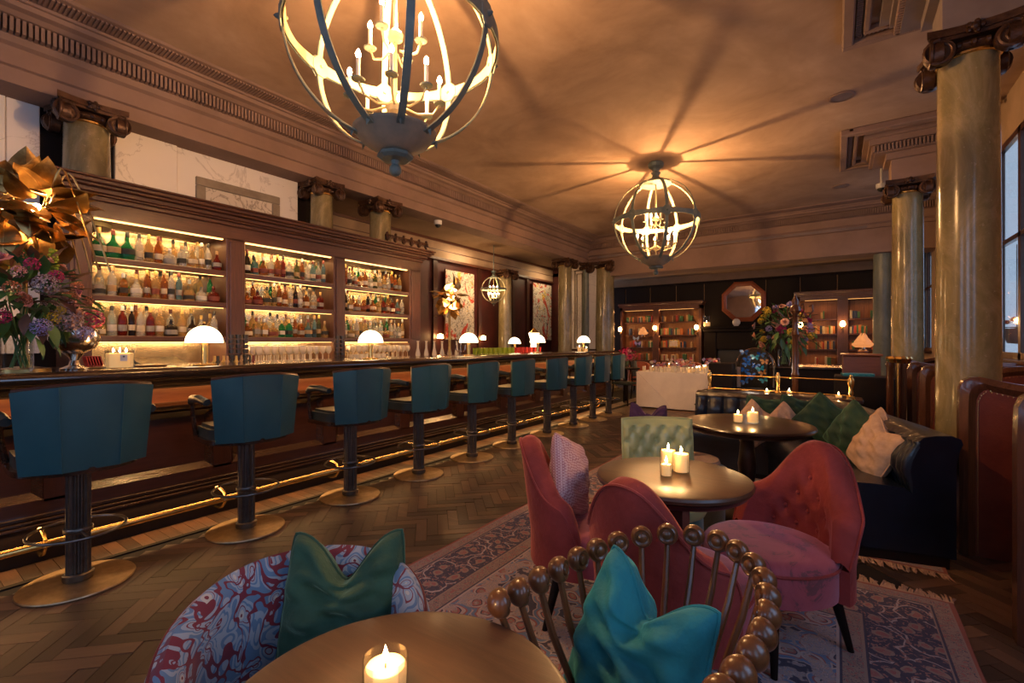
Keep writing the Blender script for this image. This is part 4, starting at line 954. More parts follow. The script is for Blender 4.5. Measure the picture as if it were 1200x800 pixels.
# ================================================================ PILLOWS
def pillow_mb(w_, h_, t_, chop=0, seed=0, piping=True, wr=1.0):
    rr = random.Random(seed); ph = [rr.uniform(0, 6.28) for _ in range(6)]
    def out(u, v):
        x = w_/2*u*(1-.06*(1-v*v)); z = h_/2*v*(1-.06*(1-u*u))
        k = max(0, (v+.2)/1.2)
        z -= chop*math.exp(-(abs(u)/.46)**1.7)*k**1.7; x *= 1-.35*(chop/h_)*k
        q = abs(u*v); x *= 1-.05*q**5; z *= 1-.05*q**5
        return x, z
    def g(u, v, s):
        u = u*2-1; v = v*2-1; x, z = out(u, v); e = max(0, (1-u*u)*(1-v*v))
        y = s*t_/2*e**.36
        k = math.exp(-(u/.16)**2)*max(0, v)**.7*chop/h_*1.5
        y *= 1-min(.55, k)
        y += s*wr*.011*e**.5*(math.sin(7*u+5*v+ph[0])+.7*math.sin(11*v-6*u+ph[1])+.5*math.sin(15*u*v+ph[2])+.6*math.sin(19*v+4*u+ph[3]))
        return (x, y, z)
    mb = MB(); mb.grid(lambda u, v: g(u, v, 1), 36, 36); mb.grid(lambda u, v: g(u, v, -1), 36, 36)
    pp = MB()
    if piping:
        pts = [out(-1+i/12, -1) for i in range(24)]+[out(1, -1+i/12) for i in range(24)]+[out(1-i/12, 1) for i in range(24)]+[out(-1, 1-i/12) for i in range(24)]
        pp.tube([(x, 0, z) for x, z in pts], .0045, 6, closed=True)
    return mb, pp
def pillow(loc, rot, w_, h_, t_, mat, label, chop=0, seed=0, wr=1.0, grp=None):
    mb, pp = pillow_mb(w_, h_, t_, chop, seed, True, wr)
    o = O('pillow', mb, mat, smooth=80, loc=loc, rot=rot); TAG(o, label, 'pillow', grp); O('piping', pp, mat, o); return o
FW = math.atan(380/540)
pillow((-.36, 1.0, .61), (-.30, .14, -.32), .32, .37, .18, M_TEALV, 'chopped teal velvet pillow in the spool-backed chair', .10, 1, 1.1)
pillow((-1.05, .735, .625), (-.25, 0, FW+.08), .33, .36, .17, M_GREENV, 'chopped deep green velvet pillow in the paisley tub chair', .12, 2, 1.1)
pillow((-1.085, 2.045, .63), (-.2, .38, face(.86, .5)-.45), .37, .38, .14, M_WEAVE, 'pink woven lattice pillow on the left pink chair', 0, 4, .5)
pillow((-1.02, 3.38, .58), (-.3, .2, .5), .36, .36, .13, M_PURPLE, 'purple velvet pillow just right of the green chair back', .08, 5, grp='purple pillows')
pillow((-1.30, 3.85, .60), (-.2, .1, .7), .36, .38, .13, M_PURPLE, 'purple velvet pillow with two peaks behind the green chair', .12, 6, grp='purple pillows')
# ================================================================ SPOOL-BACKED CHAIR
t = E('spool_chair', 'tub chair whose back is a ring of turned wooden balls on spindles, front right', 'chair', (-.335, 1.05, 0))
pts = [(-.585, .79), (-.575, .85), (-.565, .92), (-.553, .99), (-.54, 1.065), (-.523, 1.14), (-.495, 1.215), (-.455, 1.29), (-.40, 1.35), (-.335, 1.385), (-.27, 1.385), (-.215, 1.345), (-.17, 1.285), (-.14, 1.215), (-.125, 1.14), (-.118, 1.065), (-.118, .99), (-.125, .92), (-.135, .85), (-.15, .785)]
for i, (x, y) in enumerate(pts):
    lx, ly = x+.335, y-1.05; nx, ny = -lx, -(ly+.02); L = math.hypot(nx, ny); nx /= L; ny /= L
    z = .745
    b = MB(); b.m = Matrix.Translation((lx, ly, z)) @ Vector((nx, ny, .15)).to_track_quat('Z', 'Y').to_matrix().to_4x4()
    b.lathe([(0, -.030)]+[(.030*math.sin(PI*q/16), -.030*math.cos(PI*q/16)) for q in range(1, 9)]+[(.0295, .004), (.0285, .008), (.0265, .012), (.022, .016), (.018, .012), (.013, .012), (.012, .018), (.006, .021), (0, .021)], 18, cap=False)
    o_ = O('ball', b, M_SPOOL, t, 50)
    bx, by = lx*.52, (ly)*.52-.03
    O('spindle', MB().tube([(lx, ly, z-.024), (lx*.76+bx*.24, ly*.76+by*.24, z-.12), (bx, by, .43)], [.0075, .009, .0075], 8), M_SPOOL, t)
O('seat', MB().lathe([(.0, .36), (.20, .36), (.225, .375), (.23, .42), (.215, .445), (.15, .455), (0, .458)], 40, (0, -.03, 0), cap=False), M_TEALV, t)
O('seat_ring', MB().lathe([(.19, .33), (.235, .335), (.24, .365), (.2, .37)], 40, (0, -.03, 0)), M_SPOOL, t)
for a in (.8, 2.35, 3.93, 5.5): O('leg', MB().tube([(.17*math.cos(a), .17*math.sin(a)-.03, .335), (.2*math.cos(a), .2*math.sin(a)-.03, .17), (.23*math.cos(a), .23*math.sin(a)-.03, 0)], [.02, .016, .011], 10), M_SPOOL, t)
# ================================================================ PAISLEY TUB CHAIR
m = NM('paisley_fabric'); co = m.co(); ns = m.n('ShaderNodeTexNoise'); m.l(co, ns.inputs['Vector']); ns.inputs['Scale'].default_value = 7; ns.inputs['Detail'].default_value = 1
ad = m.n('ShaderNodeVectorMath', operation='MULTIPLY_ADD'); m.l(ns.outputs['Color'], ad.inputs[0]); ad.inputs[1].default_value = (.22, .22, .22); m.l(co, ad.inputs[2])
vo = m.n('ShaderNodeTexVoronoi', feature='F1'); m.l(ad.outputs[0], vo.inputs['Vector']); vo.inputs['Scale'].default_value = 18
BG, LB, MBL, IV = (.16, .016, .035), (.28, .34, .42), (.10, .19, .32), (.48, .46, .42)
a_ = m.ramp(vo.outputs['Distance'], [(0, BG), (.09, IV), (.2, LB), (.30, BG), (.335, LB), (.42, MBL), (.5, LB), (.62, MBL)], True)
sn = m.noise(ad.outputs[0], 16, 1); b_ = m.math('ABSOLUTE', m.math('SUBTRACT', sn, .5)); m.l(m.mix(m.ramp(b_, [(0, (1, 1, 1)), (.03, (0, 0, 0))], True), a_, BG), m.b.inputs['Base Color'])
m.set(rough=.85, sheen=.2); M_PAIS = m.mt
t = E('tub_chair', 'rounded tub chair in blue and burgundy paisley fabric at the bottom left', 'chair', (-.985, .575, 0), face(.55, -.5))
def tub(u, v):
    s = u*2-1; a = s*PI*.62; top = .73-.10*abs(s)**3; rI, rO = .215, .29
    P = [(rI+.01, .40), (rI-.01, .5), (rI-.005, .6), (rI, top-.04), (rI+.018, top-.008), ((rI+rO)/2, top+.004), (rO-.018, top-.01), (rO, top-.05), (rO-.01, .5), (rO-.03, .3), (rO-.04, .16)]
    k = v*(len(P)-1); i = min(int(k), len(P)-2); f = k-i; r_ = P[i][0]*(1-f)+P[i+1][0]*f; z = P[i][1]*(1-f)+P[i+1][1]*f
    return (r_*math.sin(a), r_*math.cos(a)*1.0, z)
mb = MB(); mb.grid(tub, 48, 21)
for u in (0, 1): mb.grid(lambda a, b: tuple(Vector(tub(u, a*.5)).lerp(Vector(tub(u, 1-a*.5)), b)), 11, 2)
O('tub_back', mb, M_PAIS, t, 60)
O('piping', MB().tube([tub(i/40, .62) for i in range(41)], .005, 6), NZ('burgundy_piping', (.15, .012, .03)), t)
O('seat_cushion', MB().lathe([(0, .30), (.20, .30), (.215, .33), (.215, .40), (.19, .43), (0, .44)], 36, cap=False), M_PAIS, t)
O('seat_base', MB().lathe([(.235, .14), (.245, .16), (.24, .30), (0, .30)], 36), M_PAIS, t)
for a in (.8, 2.35, 3.93, 5.5): O('leg', MB().cyl((.17*math.cos(a), .17*math.sin(a), .15), (.18*math.cos(a), .18*math.sin(a), 0), .018, 10, .012), M_BLACKWOOD, t)
# ================================================================ GREEN TUFTED CHAIR
t = E('tufted_chair', 'pale green leather chair with square tufted back behind the middle table', 'chair', (-.78, 2.60, 0), face(.50, -.80))
def gb(u, v):
    x = (u*2-1)*.205; z = .43+v*.41; y = .195-.06*(x/.205)**2+.06*v
    dent = 0
    for j in range(4):
        zc_ = .56+j*.075
        for i in range(-2, 3):
            xc = i*.09+(.045 if j % 2 else 0); e = ((x-xc)/.02)**2+((z-zc_)/.018)**2
            if e < 9: dent = max(dent, math.exp(-e))
        # diagonal pleats
    pl = min(abs(math.sin((x/.09+(z-.56)/.15)*PI)), abs(math.sin((x/.09-(z-.56)/.15)*PI)))
    ed = min(1, (1-abs(u*2-1))*7)*min(1, (1-v)*9, v*9+.3)
    fz = 1 if .5 < z < .80 else 0
    return (x, y-.035*ed**.5-(.012*(pl**.6))*fz*ed+.02*dent*fz, z)
mb = MB(); mb.grid(gb, 56, 56)
mb.grid(lambda u, v: ((u*2-1)*.205, .225-.06*(u*2-1)**2+.06*v, .43+v*.41), 12, 4)
for u in (0, 1): mb.grid(lambda a, b: tuple(Vector(gb(u, a)).lerp(Vector(((u*2-1)*.205, .165+.06*a, .43+a*.41)), b)), 10, 2)
mb.grid(lambda a, b: tuple(Vector(gb(a, 1)).lerp(Vector(((a*2-1)*.205, .285-.06*(a*2-1)**2, .84)), b)), 56, 2)
b_ = O('backrest', mb, M_GREENL, t, 50)
O('welt', MB().tube([gb(0, i/8) for i in range(9)]+[gb(i/16, 1) for i in range(1, 16)]+[gb(1, 1-i/8) for i in range(9)], .007, 6), M_GREENL, b_)
for j in range(4):
    for i in range(-2, 3):
        x = i*.09+(.045 if j % 2 else 0); z = .56+j*.075
        if abs(x) < .19: p = gb(x/.41+.5, (z-.43)/.41); O('button', MB().ball((p[0], p[1], p[2]), .0075, 8, 5), M_GREENL, b_)
O('seat_cushion', MB().lathe([(0, .37), (.205, .37), (.215, .39), (.21, .42), (.19, .435), (0, .44)], 40, cap=False), M_GREENL, t)
O('seat_drum', MB().lathe([(.19, .10), (.2, .12), (.195, .36), (.2, .37)], 40), NZ('teal_green_velvet_drum', (.03, .16, .12), (.02, .10, .08), 5, rough=.7, sheen=.5), t)
O('plinth', MB().lathe([(.17, 0), (.17, .1)], 32), M_BLACKWOOD, t)
# olive round stool with cream cushion, right of the green chair
t = E('round_ottoman', 'low olive round seat between the green chair and the large dark table', 'ottoman', (-.86, 3.45, 0))
O('drum', MB().lathe([(.22, .03), (.23, .05), (.23, .36), (.25, .38), (.25, .41), (.22, .425), (0, .43)], 36), NZ('olive_velvet', (.16, .13, .05), (.1, .08, .03), 5, rough=.8, sheen=.4), t)
O('foot', MB().lathe([(.18, 0), (.18, .04)], 24), M_BLACKWOOD, t)
cm = O('seat_pad', MB().lathe([(0, .43), (.18, .43), (.2, .45), (.19, .475), (.1, .48), (0, .48)], 30, cap=False), M_CREAM, t)
# ================================================================ BLUE BANQUETTE
BP = [(-1.28, 5.50), (-.9, 5.52), (-.5, 5.53), (-.25, 5.48), (-.05, 5.35), (.12, 5.05), (.25, 4.70), (.35, 4.35), (.45, 4.02), (.515, 3.78), (.56, 3.60)]
def cr(P, t):
    n = len(P)-1; k = min(int(t*n), n-1); f = t*n-k
    p = [Vector((*P[max(0, min(n, k+d))], 0)) for d in (-1, 0, 1, 2)]
    return .5*((2*p[1])+(p[2]-p[0])*f+(2*p[0]-5*p[1]+4*p[2]-p[3])*f*f+(3*p[1]-p[0]-3*p[2]+p[3])*f**3)
def bq(t, off, z):
    a, b = cr(BP, max(0, t-.01)), cr(BP, min(1, t+.01)); d = (b-a).normalized(); nrm = Vector((d.y, -d.x, 0)); p = cr(BP, t)+nrm*off; return (p.x, p.y, z)
bq_o = E('banquette', 'curved button-tufted blue leather banquette on the right', 'banquette')
def sweep(prof, n, tuft=0):
    mb = MB(); N = len(prof)
    def g(u, v):
        k = v*(N-1); i = int(round(k)); o, z = prof[i]
        if tuft and o > .15 and z > .45: o += tuft*abs(math.sin(u*PI*26))**.5*math.sin(PI*min(1, max(0, (z-.42)/.36)))
        return bq(u, o, z)
    mb.grid(g, n, N)
    for u in (0, 1):
        vs = [g(u, i/(N-1)) for i in range(N)]; mb.add(vs, [tuple(range(N))])
    return mb
O('backrest', sweep([(0, .06), (.0, .3), (0, .6), (-.015, .68), (-.03, .72), (-.02, .75), (.02, .765), (.09, .76), (.15, .745), (.17, .72), (.16, .695), (.18, .66), (.2, .6), (.21, .54), (.2, .48), (.2, .40), (.2, .06)], 260, .045), M_BLUE, bq_o, 60)
O('top_welt', MB().tube([bq(i/60, .165, .70) for i in range(61)], .008, 6), M_BLUE, bq_o)
O('seat', sweep([(.2, .06), (.2, .41), (.24, .445), (.4, .455), (.6, .45), (.66, .43), (.68, .39), (.68, .31), (.65, .29), (.65, .06)], 120), M_BLUE, bq_o, 60)
O('kick_base', sweep([(.03, 0), (.03, .07), (.62, .07), (.62, 0)], 60), M_BLACKWOOD, bq_o, 30)
for k in range(26):
    for z, dz in ((.62, 0), (.53, .5)):
        p = bq((k+dz)/26, .205, z); O('button', MB().ball(p, .009, 6, 4), M_BLUE, bq_o)
def bpil(x, y, z, rz, mat, label, s=.36, seed=1, tl=.1, ch=0.02, grp=None): return pillow((x, y, z), (-.35, tl, rz), s, s, .14, mat, label, ch, seed, .8, grp)
bpil(-.57, 5.05, .60, .05, M_DGREENV, 'dark green pillow on the banquette, leftmost behind the candles', seed=11)
bpil(-.62, 4.83, .57, .3, M_CREAM, 'cream pillow on the banquette right of the candles, left one', .3, 12, .7)
bpil(-.37, 4.80, .57, .2, M_CREAM, 'cream pillow on the banquette behind the dark table, right one', .3, 13, .75)
bpil(-.28, 4.98, .62, .1, M_DGREENV, 'dark green pillow leaning between the cream pillows and the tall green one', .36, 14, .2)
bpil(-.09, 4.75, .64, -.3, M_DGREENV, 'dark green pillow standing upright on one corner at the banquette bend', .36, 15, .6)
bpil(.11, 4.28, .62, -.95, M_DGREENV, 'large dark green pillow on the right arm of the banquette', .40, 16, .45)
bpil(.25, 4.15, .62, -1.1, M_CREAM, 'cream pillow tucked behind the large front cream pillow', .36, 18, .4, .06)
bpil(.21, 3.88, .60, -1.15, M_CREAM, 'large cream linen pillow nearest the banquette end', .38, 17, .35, .05)
bpil(-.62, 4.62, .53, .6, M_CREAM, 'cream pillow lying on the banquette seat under the dark table edge', .34, 19, 1.2)
# ledge and brass gallery rail behind the banquette
lg = O('partition_ledge', MB().bev(-1.32, .22, 5.62, 5.95, .70, .735, .008).bb(-1.28, .18, 5.66, 5.92, 0, .70), M_DARKWOOD, None, 0); TAG(lg, 'dark wooden partition ledge behind the blue banquette', 'partition')
t = E('gallery_rail', 'brass gallery rail on posts along the ledge behind the banquette', 'rail', (0, 0, .735))
px_ = ((-1.22, 5.78), (-.52, 5.78), (.12, 5.72))
O('rail', MB().tube([(x, y, .185) for x, y in px_], .0065, 8), M_BRASS, t); O('rail', MB().tube([(x, y, .03) for x, y in px_], .005, 8), M_BRASS, t)
for i, (x, y) in enumerate(px_): k = 1.25 if i == 2 else 1; O('post', MB().lathe([(.03*k, 0), (.03*k, .02), (.014*k, .03), (.02*k, .06), (.012*k, .09), (.02*k, .13), (.024*k, .17), (.02*k, .2), (.012*k, .215)], 14, (x, y, 0)).ball((x, y, .225), .014*k, 10, 6), M_BRASS, t)
for i, (x, y, n_) in enumerate(((-.62, 5.72, 'left'), (-.42, 5.86, 'middle'), (.02, 5.72, 'right'))): candle(x, y, .735, .03, .03, 'tealight on the ledge behind the banquette, %s one' % n_, 'tealight_holder', .045, pw=.5)
# ================================================================ BOOTH DIVIDERS
def divider(x, y, label, w_=.9, h_=1.10):
    t = E('booth_divider', label, 'booth divider', (x, y, 0), 0, 'oxblood leather booth dividers')
    N = 40
    def top(u):    # wavy crest, high near the aisle end
        return h_-.05*u*0 - .055*(1-math.cos(2*PI*min(1, u*1.35)))*.5 - .03*max(0, .06-u)/.06*2
    out = [(0, .0)]+[(0.0+.0*i, 0) for i in range(0)]
    crest = [(u*w_, top(u)) for u in [i/N for i in range(N+1)]]
    fr_ = MB()
    # frame as band following the outline
    path = [(0.0, z) for z in (0, .3, .6, .9)]+[(.004, h_-.08), (.02, h_-.035), (.05, h_-.015)]+[(u*w_, top(u)+.0) for u in [i/N for i in range(4, N+1)]]
    inn = [(.075, z) for z in (0, .3, .6, .9)]+[(.078, h_-.15), (.09, h_-.115), (.11, h_-.092)]+[(max(.13, u*w_), top(u)-.075) for u in [i/N for i in range(4, N+1)]]
    vs = []; fs = []; n = len(path)
    for (a, b), (c, d) in zip(path, inn):
        m1 = ((a+c)/2, (b+d)/2)
        for x_, z_, y_ in ((a, b, .035), (a, b, -.035), (m1[0], m1[1], -.055), (c, d, -.03), (c, d, .03), (m1[0], m1[1], .055)): vs.append((x_, y_, z_))
    for i in range(n-1):
        for k in range(6): l = (k+1) % 6; fs.append((i*6+k, (i+1)*6+k, (i+1)*6+l, i*6+l))
    O('frame', fr_.add(vs, fs), M_SPOOLD, t, 50)
    pm = MB(); vs = [(a, -.03, b) for a, b in inn]+[(w_, -.03, 0)]; k = len(vs); vs += [(a, .03, b) for a, _, b in vs]
    O('leather_panel', pm.add(vs, [tuple(range(k)), tuple(range(k, 2*k))[::-1]]), M_REDL, t, 30)
    nl = MB()
    pts_ = []
    for (a, b), (c, d) in zip(inn, inn[1:]):
        L = math.hypot(c-a, d-b); q = max(1, int(L/.013))
        for j in range(q): pts_.append((a+(c-a)*j/q+.008, b+(d-b)*j/q-(.008 if b > .95 else 0)))
    for a, b in pts_: nl.ball((a, -.032, b), .0042, 6, 4)
    O('nailheads', nl, M_BRASS, t, kind='stuff'); return t
M_SPOOLD = wood('divider_frame_wood', (.15, .055, .028), (.07, .026, .014), 2, .25, .4)
divider(.635, 2.90, 'booth divider nearest the camera, cut by the right edge of the photo')
divider(.62, 3.95, 'booth divider with wavy oxblood leather panel just right of the banquette end')
for y, lb in ((5.6, 'booth divider in the gap left of the nearest column'), (6.5, 'booth divider before the second column, second in the gap'), (7.4, 'booth divider before the second column, third in the gap'), (8.9, 'booth divider just past the second olive column')): divider(.62, y, lb)
for y, lb in ((3.25, 'low oxblood bench in the booth nearest the camera'), (5.0, 'low oxblood bench in the booth past the nearest column'), (6.95, 'low oxblood bench in the booth before the second column')):
    b = O('booth_bench', MB().bev(.95, 1.53, y-.2, y+.28, 0, .45, .02), M_REDL, None, 0); TAG(b, lb, 'bench')
# ================================================================ FAR WALL: BOOKCASES
BKC = {n: NZ('book_'+n, c, tuple(x*.7 for x in c), 6, rough=.65) for n, c in (('brown', (.16, .07, .03)), ('red', (.42, .05, .03)), ('orange', (.6, .2, .06)), ('green', (.06, .16, .07)), ('tan', (.5, .32, .14)), ('navy', (.03, .05, .12)), ('cream', (.6, .48, .3)))}
bkm = {}
def book_mesh(cn, w_, h_):
    k = (cn, w_, h_)
    if k not in bkm: bkm[k] = mesh_of(MB().bev(0, .15, 0, w_, 0, h_, .004), 'book', BKC[cn], 0)
    return bkm[k]
def bookcase(nm, x0, x1, cols_, shelves, top, label):
    y = 13.62; t = E('bookcase', label, 'bookcase', (0, 0, 0)); D_ = .33
    O('side', MB().bb(x0, x0+.06, y, y+D_, 0, top-.1), M_BACKBAR, t, 0); O('side', MB().bb(x1-.06, x1, y, y+D_, 0, top-.1), M_BACKBAR, t, 0)
    O('cornice', MB().bev(x0-.06, x1+.06, y-.07, y+D_, top-.06, top, .01).bb(x0-.03, x1+.03, y-.04, y+D_, top-.12, top-.06).bb(x0, x1, y, y+D_, top-.22, top-.12), M_BACKBAR, t, 0)
    O('cabinet_base', MB().bb(x0, x1, y-.06, y+D_, 0, .56).bev(x0-.02, x1+.02, y-.09, y+D_, .56, .60, .008), M_BACKBAR, t, 0)
    bx = MB(); q = x0
    while q < x1-.01: bx.bb(q+.003, min(x1, q+.09), y+D_-.03, y+D_-.01, .6, top-.22); q += .09
    O('back_boards', bx, wood('bookcase_back_'+nm, (.34, .15, .06), (.2, .08, .03), 2, .5, .1), t, 0)
    for i in range(len(cols_)-1): O('pillar', MB().bev(cols_[i][1], cols_[i+1][0], y-.02, y+D_-.03, .6, top-.22, .006), M_BACKBAR, t, 0)
    for a, b in cols_:
        for z in shelves: O('shelf', MB().bb(a, b, y+.01, y+D_-.03, z-.03, z), M_BACKBAR, t, 0)
    for ci, (a, b) in enumerate(cols_):
        O('led_strip', MB().bb(a, b, y+.02, y+.03, top-.225, top-.22), M_LED2, t, 0)
        for j, z in enumerate([top-.24]+[s-.045 for s in shelves[1:]]): area('bookcase_light', ((a+b)/2, y+.05, z), (math.radians(-18), 0, 0), b-a, .03, 2.2, (1, .40, .12))
        for si, z in enumerate([s for s in shelves]):
            x = a+.03; k = 0
            while x < b-.05 and k < 26:
                if R.random() < .16: x += R.uniform(.06, .22)
                w_ = R.choice((.03, .035, .045, .05)); h_ = R.choice((.16, .18, .2)); cn = R.choice(('brown', 'red', 'tan', 'green', 'orange', 'navy', 'cream') if si else ('tan', 'green', 'brown', 'cream', 'red'))
                if x+w_ > b-.01: break
                o = O('book', book_mesh(cn, w_, h_), loc=(x, y+.2, z+.002), rot=(0, 0, -PI/2)); TAG(o, '%s book, %s from the left on the %s shelf of the %s' % (cn, ORD[k], ('lowest', 'second', 'third', 'fourth', 'fifth')[si], '%s bookcase, %s bay' % (nm, ('left', 'right')[ci])), 'book', 'books in the %s bookcase' % nm)
                x += w_+.002; k += 1
    return t
bookcase('left', -5.47, -3.1, ((-5.33, -4.46), (-4.28, -3.30)), (.76, 1.15, 1.52, 1.90), 2.48, 'lit wooden bookcase left of the octagonal mirror')
bookcase('right', -.81, 1.4, ((-.64, .02), (.23, 1.1)), (.75, 1.13, 1.51, 1.87), 2.56, 'lit wooden bookcase right of the octagonal mirror')
for i, (x, z, lb) in enumerate(((-5.44, 1.68, 'leftmost wall sconce on the left bookcase'), (-4.37, 1.70, 'wall sconce between the two bays of the left bookcase'), (-3.2, 1.70, 'wall sconce on the right end of the left bookcase'), (-.73, 1.72, 'wall sconce on the left end of the right bookcase'), (.125, 1.72, 'wall sconce between the bays of the right bookcase'))):
    t = E('wall_sconce', lb, 'wall light', (x, 13.6, z))
    O('arm', MB().tube([(0, 0, -.12), (0, -.07, -.13), (0, -.09, -.05)], .01, 8).lathe([(.03, -.1), (.03, .0)], 10, (0, -.0, 0)), M_BRASS, t)
    O('lamp_shade', MB().lathe([(.035, -.04), (.055, 0), (.05, .06), (.02, .09)], 14, (0, -.09, 0), cap=False), M_SCONCE, t)
    point('sconce_light', (x, 13.42, z+.02), 5, (1, .5, .18), .05)
def lotus(loc, s, label, pw):
    t = E('lotus_lamp', label, 'lamp', loc); t.scale = (s, s, s)
    M = emit('lit_petal_%d' % int(s*100), (1, .34, .1), .75)
    for ring, (n, r, hh, ti) in enumerate(((5, .035, .2, -.25), (6, .06, .15, .0), (7, .085, .09, .35))):
        for k in range(n):
            p = MB(); p.m = Matrix.Rotation(2*PI*k/n+ring*.4, 4, 'Z')
            p.grid(lambda u, v: ((r+.03)*(.5+.75*math.sin(PI*(.1+.72*v)))-r*.55*v+ti*.05*v*v-.01*(2*u-1)**2, (u-.5)*.115*math.sin(PI*min(.97, .2+v*.8)), hh*v), 5, 8); O('petal', p, M, t)
    O('stand', MB().lathe([(.06, -.07), (.07, -.05), (.03, -.02), (.05, 0), (.03, .01)], 16), M_SILVER, t); return t
lotus((-4.72, 13.52, 1.53), 1.15, 'pink glowing lotus lamp on the second shelf of the left bookcase', 2)
lotus((.26, 6.95, 1.24), .85, 'glowing pink lotus lamp on the brown cabinet by the right bookcase', 2)
point('lotus_light', (.26, 6.8, 1.45), 1.5, (1, .45, .15), .05)
t = E('picture_frame', 'small bright framed picture on the lower shelf of the left bookcase', 'picture', (-3.85, 13.60, 1.16)); O('frame', MB().bb(-.14, .14, 0, .02, 0, .22), M_BRASS, t, 0); O('print', MB().bb(-.11, .11, -.004, 0, .03, .19), NZ('pale_print', (.85, .75, .6), (.75, .5, .35), 9), t, 0)
for i, (dx, dz, c) in enumerate(((-4.95, 1.42, (.6, .7, .8)), (-4.9, 1.27, (.5, .4, .8)))):
    b = MB(); 
    for s in (-1, 1): b.add([(0, 0, 0), (s*.09, 0, .07), (s*.1, 0, .0), (s*.05, 0, -.07)], [(0, 1, 2, 3)])
    o = O('butterfly_ornament', b, NZ('pale_butterfly_%d' % i, c), loc=(dx, 13.55, dz)); TAG(o, ('white' if i == 0 else 'lilac')+' butterfly ornament before the left bay of the left bookcase', 'ornament')
# mirror and fireplace
t = E('octagonal_mirror', 'octagonal mirror in a broad reddish wooden frame over the fireplace', 'mirror', (-2.07, 13.93, 2.41))
fm = MB(); vs = []; fs = []
for k in range(8):
    a = PI/8+k*PI/4
    for r, y in ((.52, 0), (.52, -.05), (.47, -.07), (.41, -.05), (.40, -.01)): vs.append((1.13*r*math.cos(a), y, 1.13*r*math.sin(a)))
for k in range(8):
    j = (k+1) % 8
    for i in range(4): fs.append((k*5+i, j*5+i, j*5+i+1, k*5+i+1))
O('frame', fm.add(vs, fs), wood('mirror_frame_wood', (.38, .10, .04), (.2, .05, .02), 0, .3, .4), t, 20)
mm_ = NM('mirror_glass'); mm_.set(col=(.8, .8, .8), metal=1, rough=.03)
O('mirror_glass', MB().add([(.455*math.cos(PI/8+k*PI/4), -.02, .455*math.sin(PI/8+k*PI/4)) for k in range(8)], [tuple(range(8))]), mm_.mt, t, 0)
t = E('fireplace', 'dark panelled wooden fireplace below the octagonal mirror', 'fireplace', (-2.1, 13.7, 0))
O('mantel_shelf', MB().bev(-1.02, 1.02, -.12, .28, 1.68, 1.74, .012).bb(-.96, .96, -.06, .28, 1.60, 1.68), M_BLACKWOOD, t, 0)
for s in (-1, 1): O('jamb', MB().bev(s*.78-.16, s*.78+.16, 0, .28, 0, 1.6, .02), M_BLACKWOOD, t, 0)
O('lintel', MB().bev(-.63, .63, .02, .28, 1.1, 1.6, .02), M_BLACKWOOD, t, 0); O('firebox', MB().bb(-.62, .62, .2, .28, 0, 1.1), M_BLACK, t, 0)
o = O('mantel_clock', MB().ball((0, 0, .1), .1, 14, 10).bb(-.05, .05, -.03, .03, 0, .03), M_WHITE, loc=(-2.2, 13.62, 1.74)); TAG(o, 'small round pale clock on the mantel under the mirror', 'clock')
t = candle(-2.95, 13.62, 1.74, .1, .12, 'glass hurricane candle at the left end of the mantel', 'hurricane_candle', .3, pw=2)
# ================================================================ CLOTH TABLE
t = E('banquet_table', 'long table under a white cloth with folded corners beyond the bar', 'table', (-2.55, 9.0, 0))
x0, x1, y0, y1, h = -.72, .70, 0, 3.0, .72
def skirt(u, v):
    P = [(x1, y1), (x1, y0), (x0, y0), (x0, y1)]; L = [0, y1-y0, y1-y0+x1-x0, 2*(y1-y0)+x1-x0]; s = u*L[-1]
    for k in range(3):
        if s <= L[k+1]+1e-6: f = (s-L[k])/(L[k+1]-L[k]); x = P[k][0]+(P[k+1][0]-P[k][0])*f; y = P[k][1]+(P[k+1][1]-P[k][1])*f; break
    w_ = (1-v)*.012*math.sin(s*9)+(1-v)*.008*math.sin(s*23+1)
    return (x+(w_ if k != 1 else 0)*1, y-(w_ if k == 1 else 0), .02+(h-.02)*v)
cl = O('tablecloth', MB().grid(skirt, 160, 8).add([(x0, y0, h), (x1, y0, h), (x1, y1, h), (x0, y1, h)], [(0, 1, 2, 3)]), M_CLOTH, t, 50)
for s in (-1, 1):
    xa = x0 if s < 0 else x1
    for q_, (wd_, dp) in enumerate(((.72, .034), (.62, .046))):
        if q_ and s < 0: continue
        tri = [(xa, h-.004), (xa-s*wd_, .03), (xa, .03)]; k_ = MB()
        k_.add([(p[0], y0-dp+(.012 if n_ == 1 else 0), p[1]) for n_, p in enumerate(tri)]+[(p[0], y0-.005, p[1]) for p in tri], [(0, 1, 2), (3, 4, 5), (0, 1, 4, 3), (1, 2, 5, 4), (2, 0, 3, 5)]); O('corner_fold', k_, M_CLOTH, t, 0)
O('leg', MB().box((-.6, .1, .35), (.05, .05, .7)), M_BLACKWOOD, t); 
for q in ((.6, .1), (-.6, 2.9), (.6, 2.9)): O('leg', MB().box((*q, .35), (.05, .05, .7)), M_BLACKWOOD, t)
rr = random.Random(21); k = 0
for i in range(16):
    x = -2.55+rr.uniform(-.6, .6); y = 9.15+i*.17+rr.uniform(-.05, .05); 
    o = E('flower_posy', 'low posy of pink and white blooms on the white table, %s from the near end' % ORD[i], 'flowers', (x, y, .72), group='posies on the white table')
    for j in range(7):
        kd, cl_ = rr.choice((('small', 'pink'), ('small', 'white'), ('rose', 'pink'), ('small', 'magenta'), ('rose', 'peach'), ('small', 'lilac')))
        b = O('bloom', head(kd, cl_), parent=o, loc=(rr.uniform(-.09, .09), rr.uniform(-.09, .09), rr.uniform(.06, .2)), rot=(rr.uniform(-.6, .6), rr.uniform(-.6, .6), 0))
    for j in range(6): O('leaf', LEAFS[1][j % 2], parent=o, loc=(0, 0, .06), rot=(0, -.5, j*1.05))
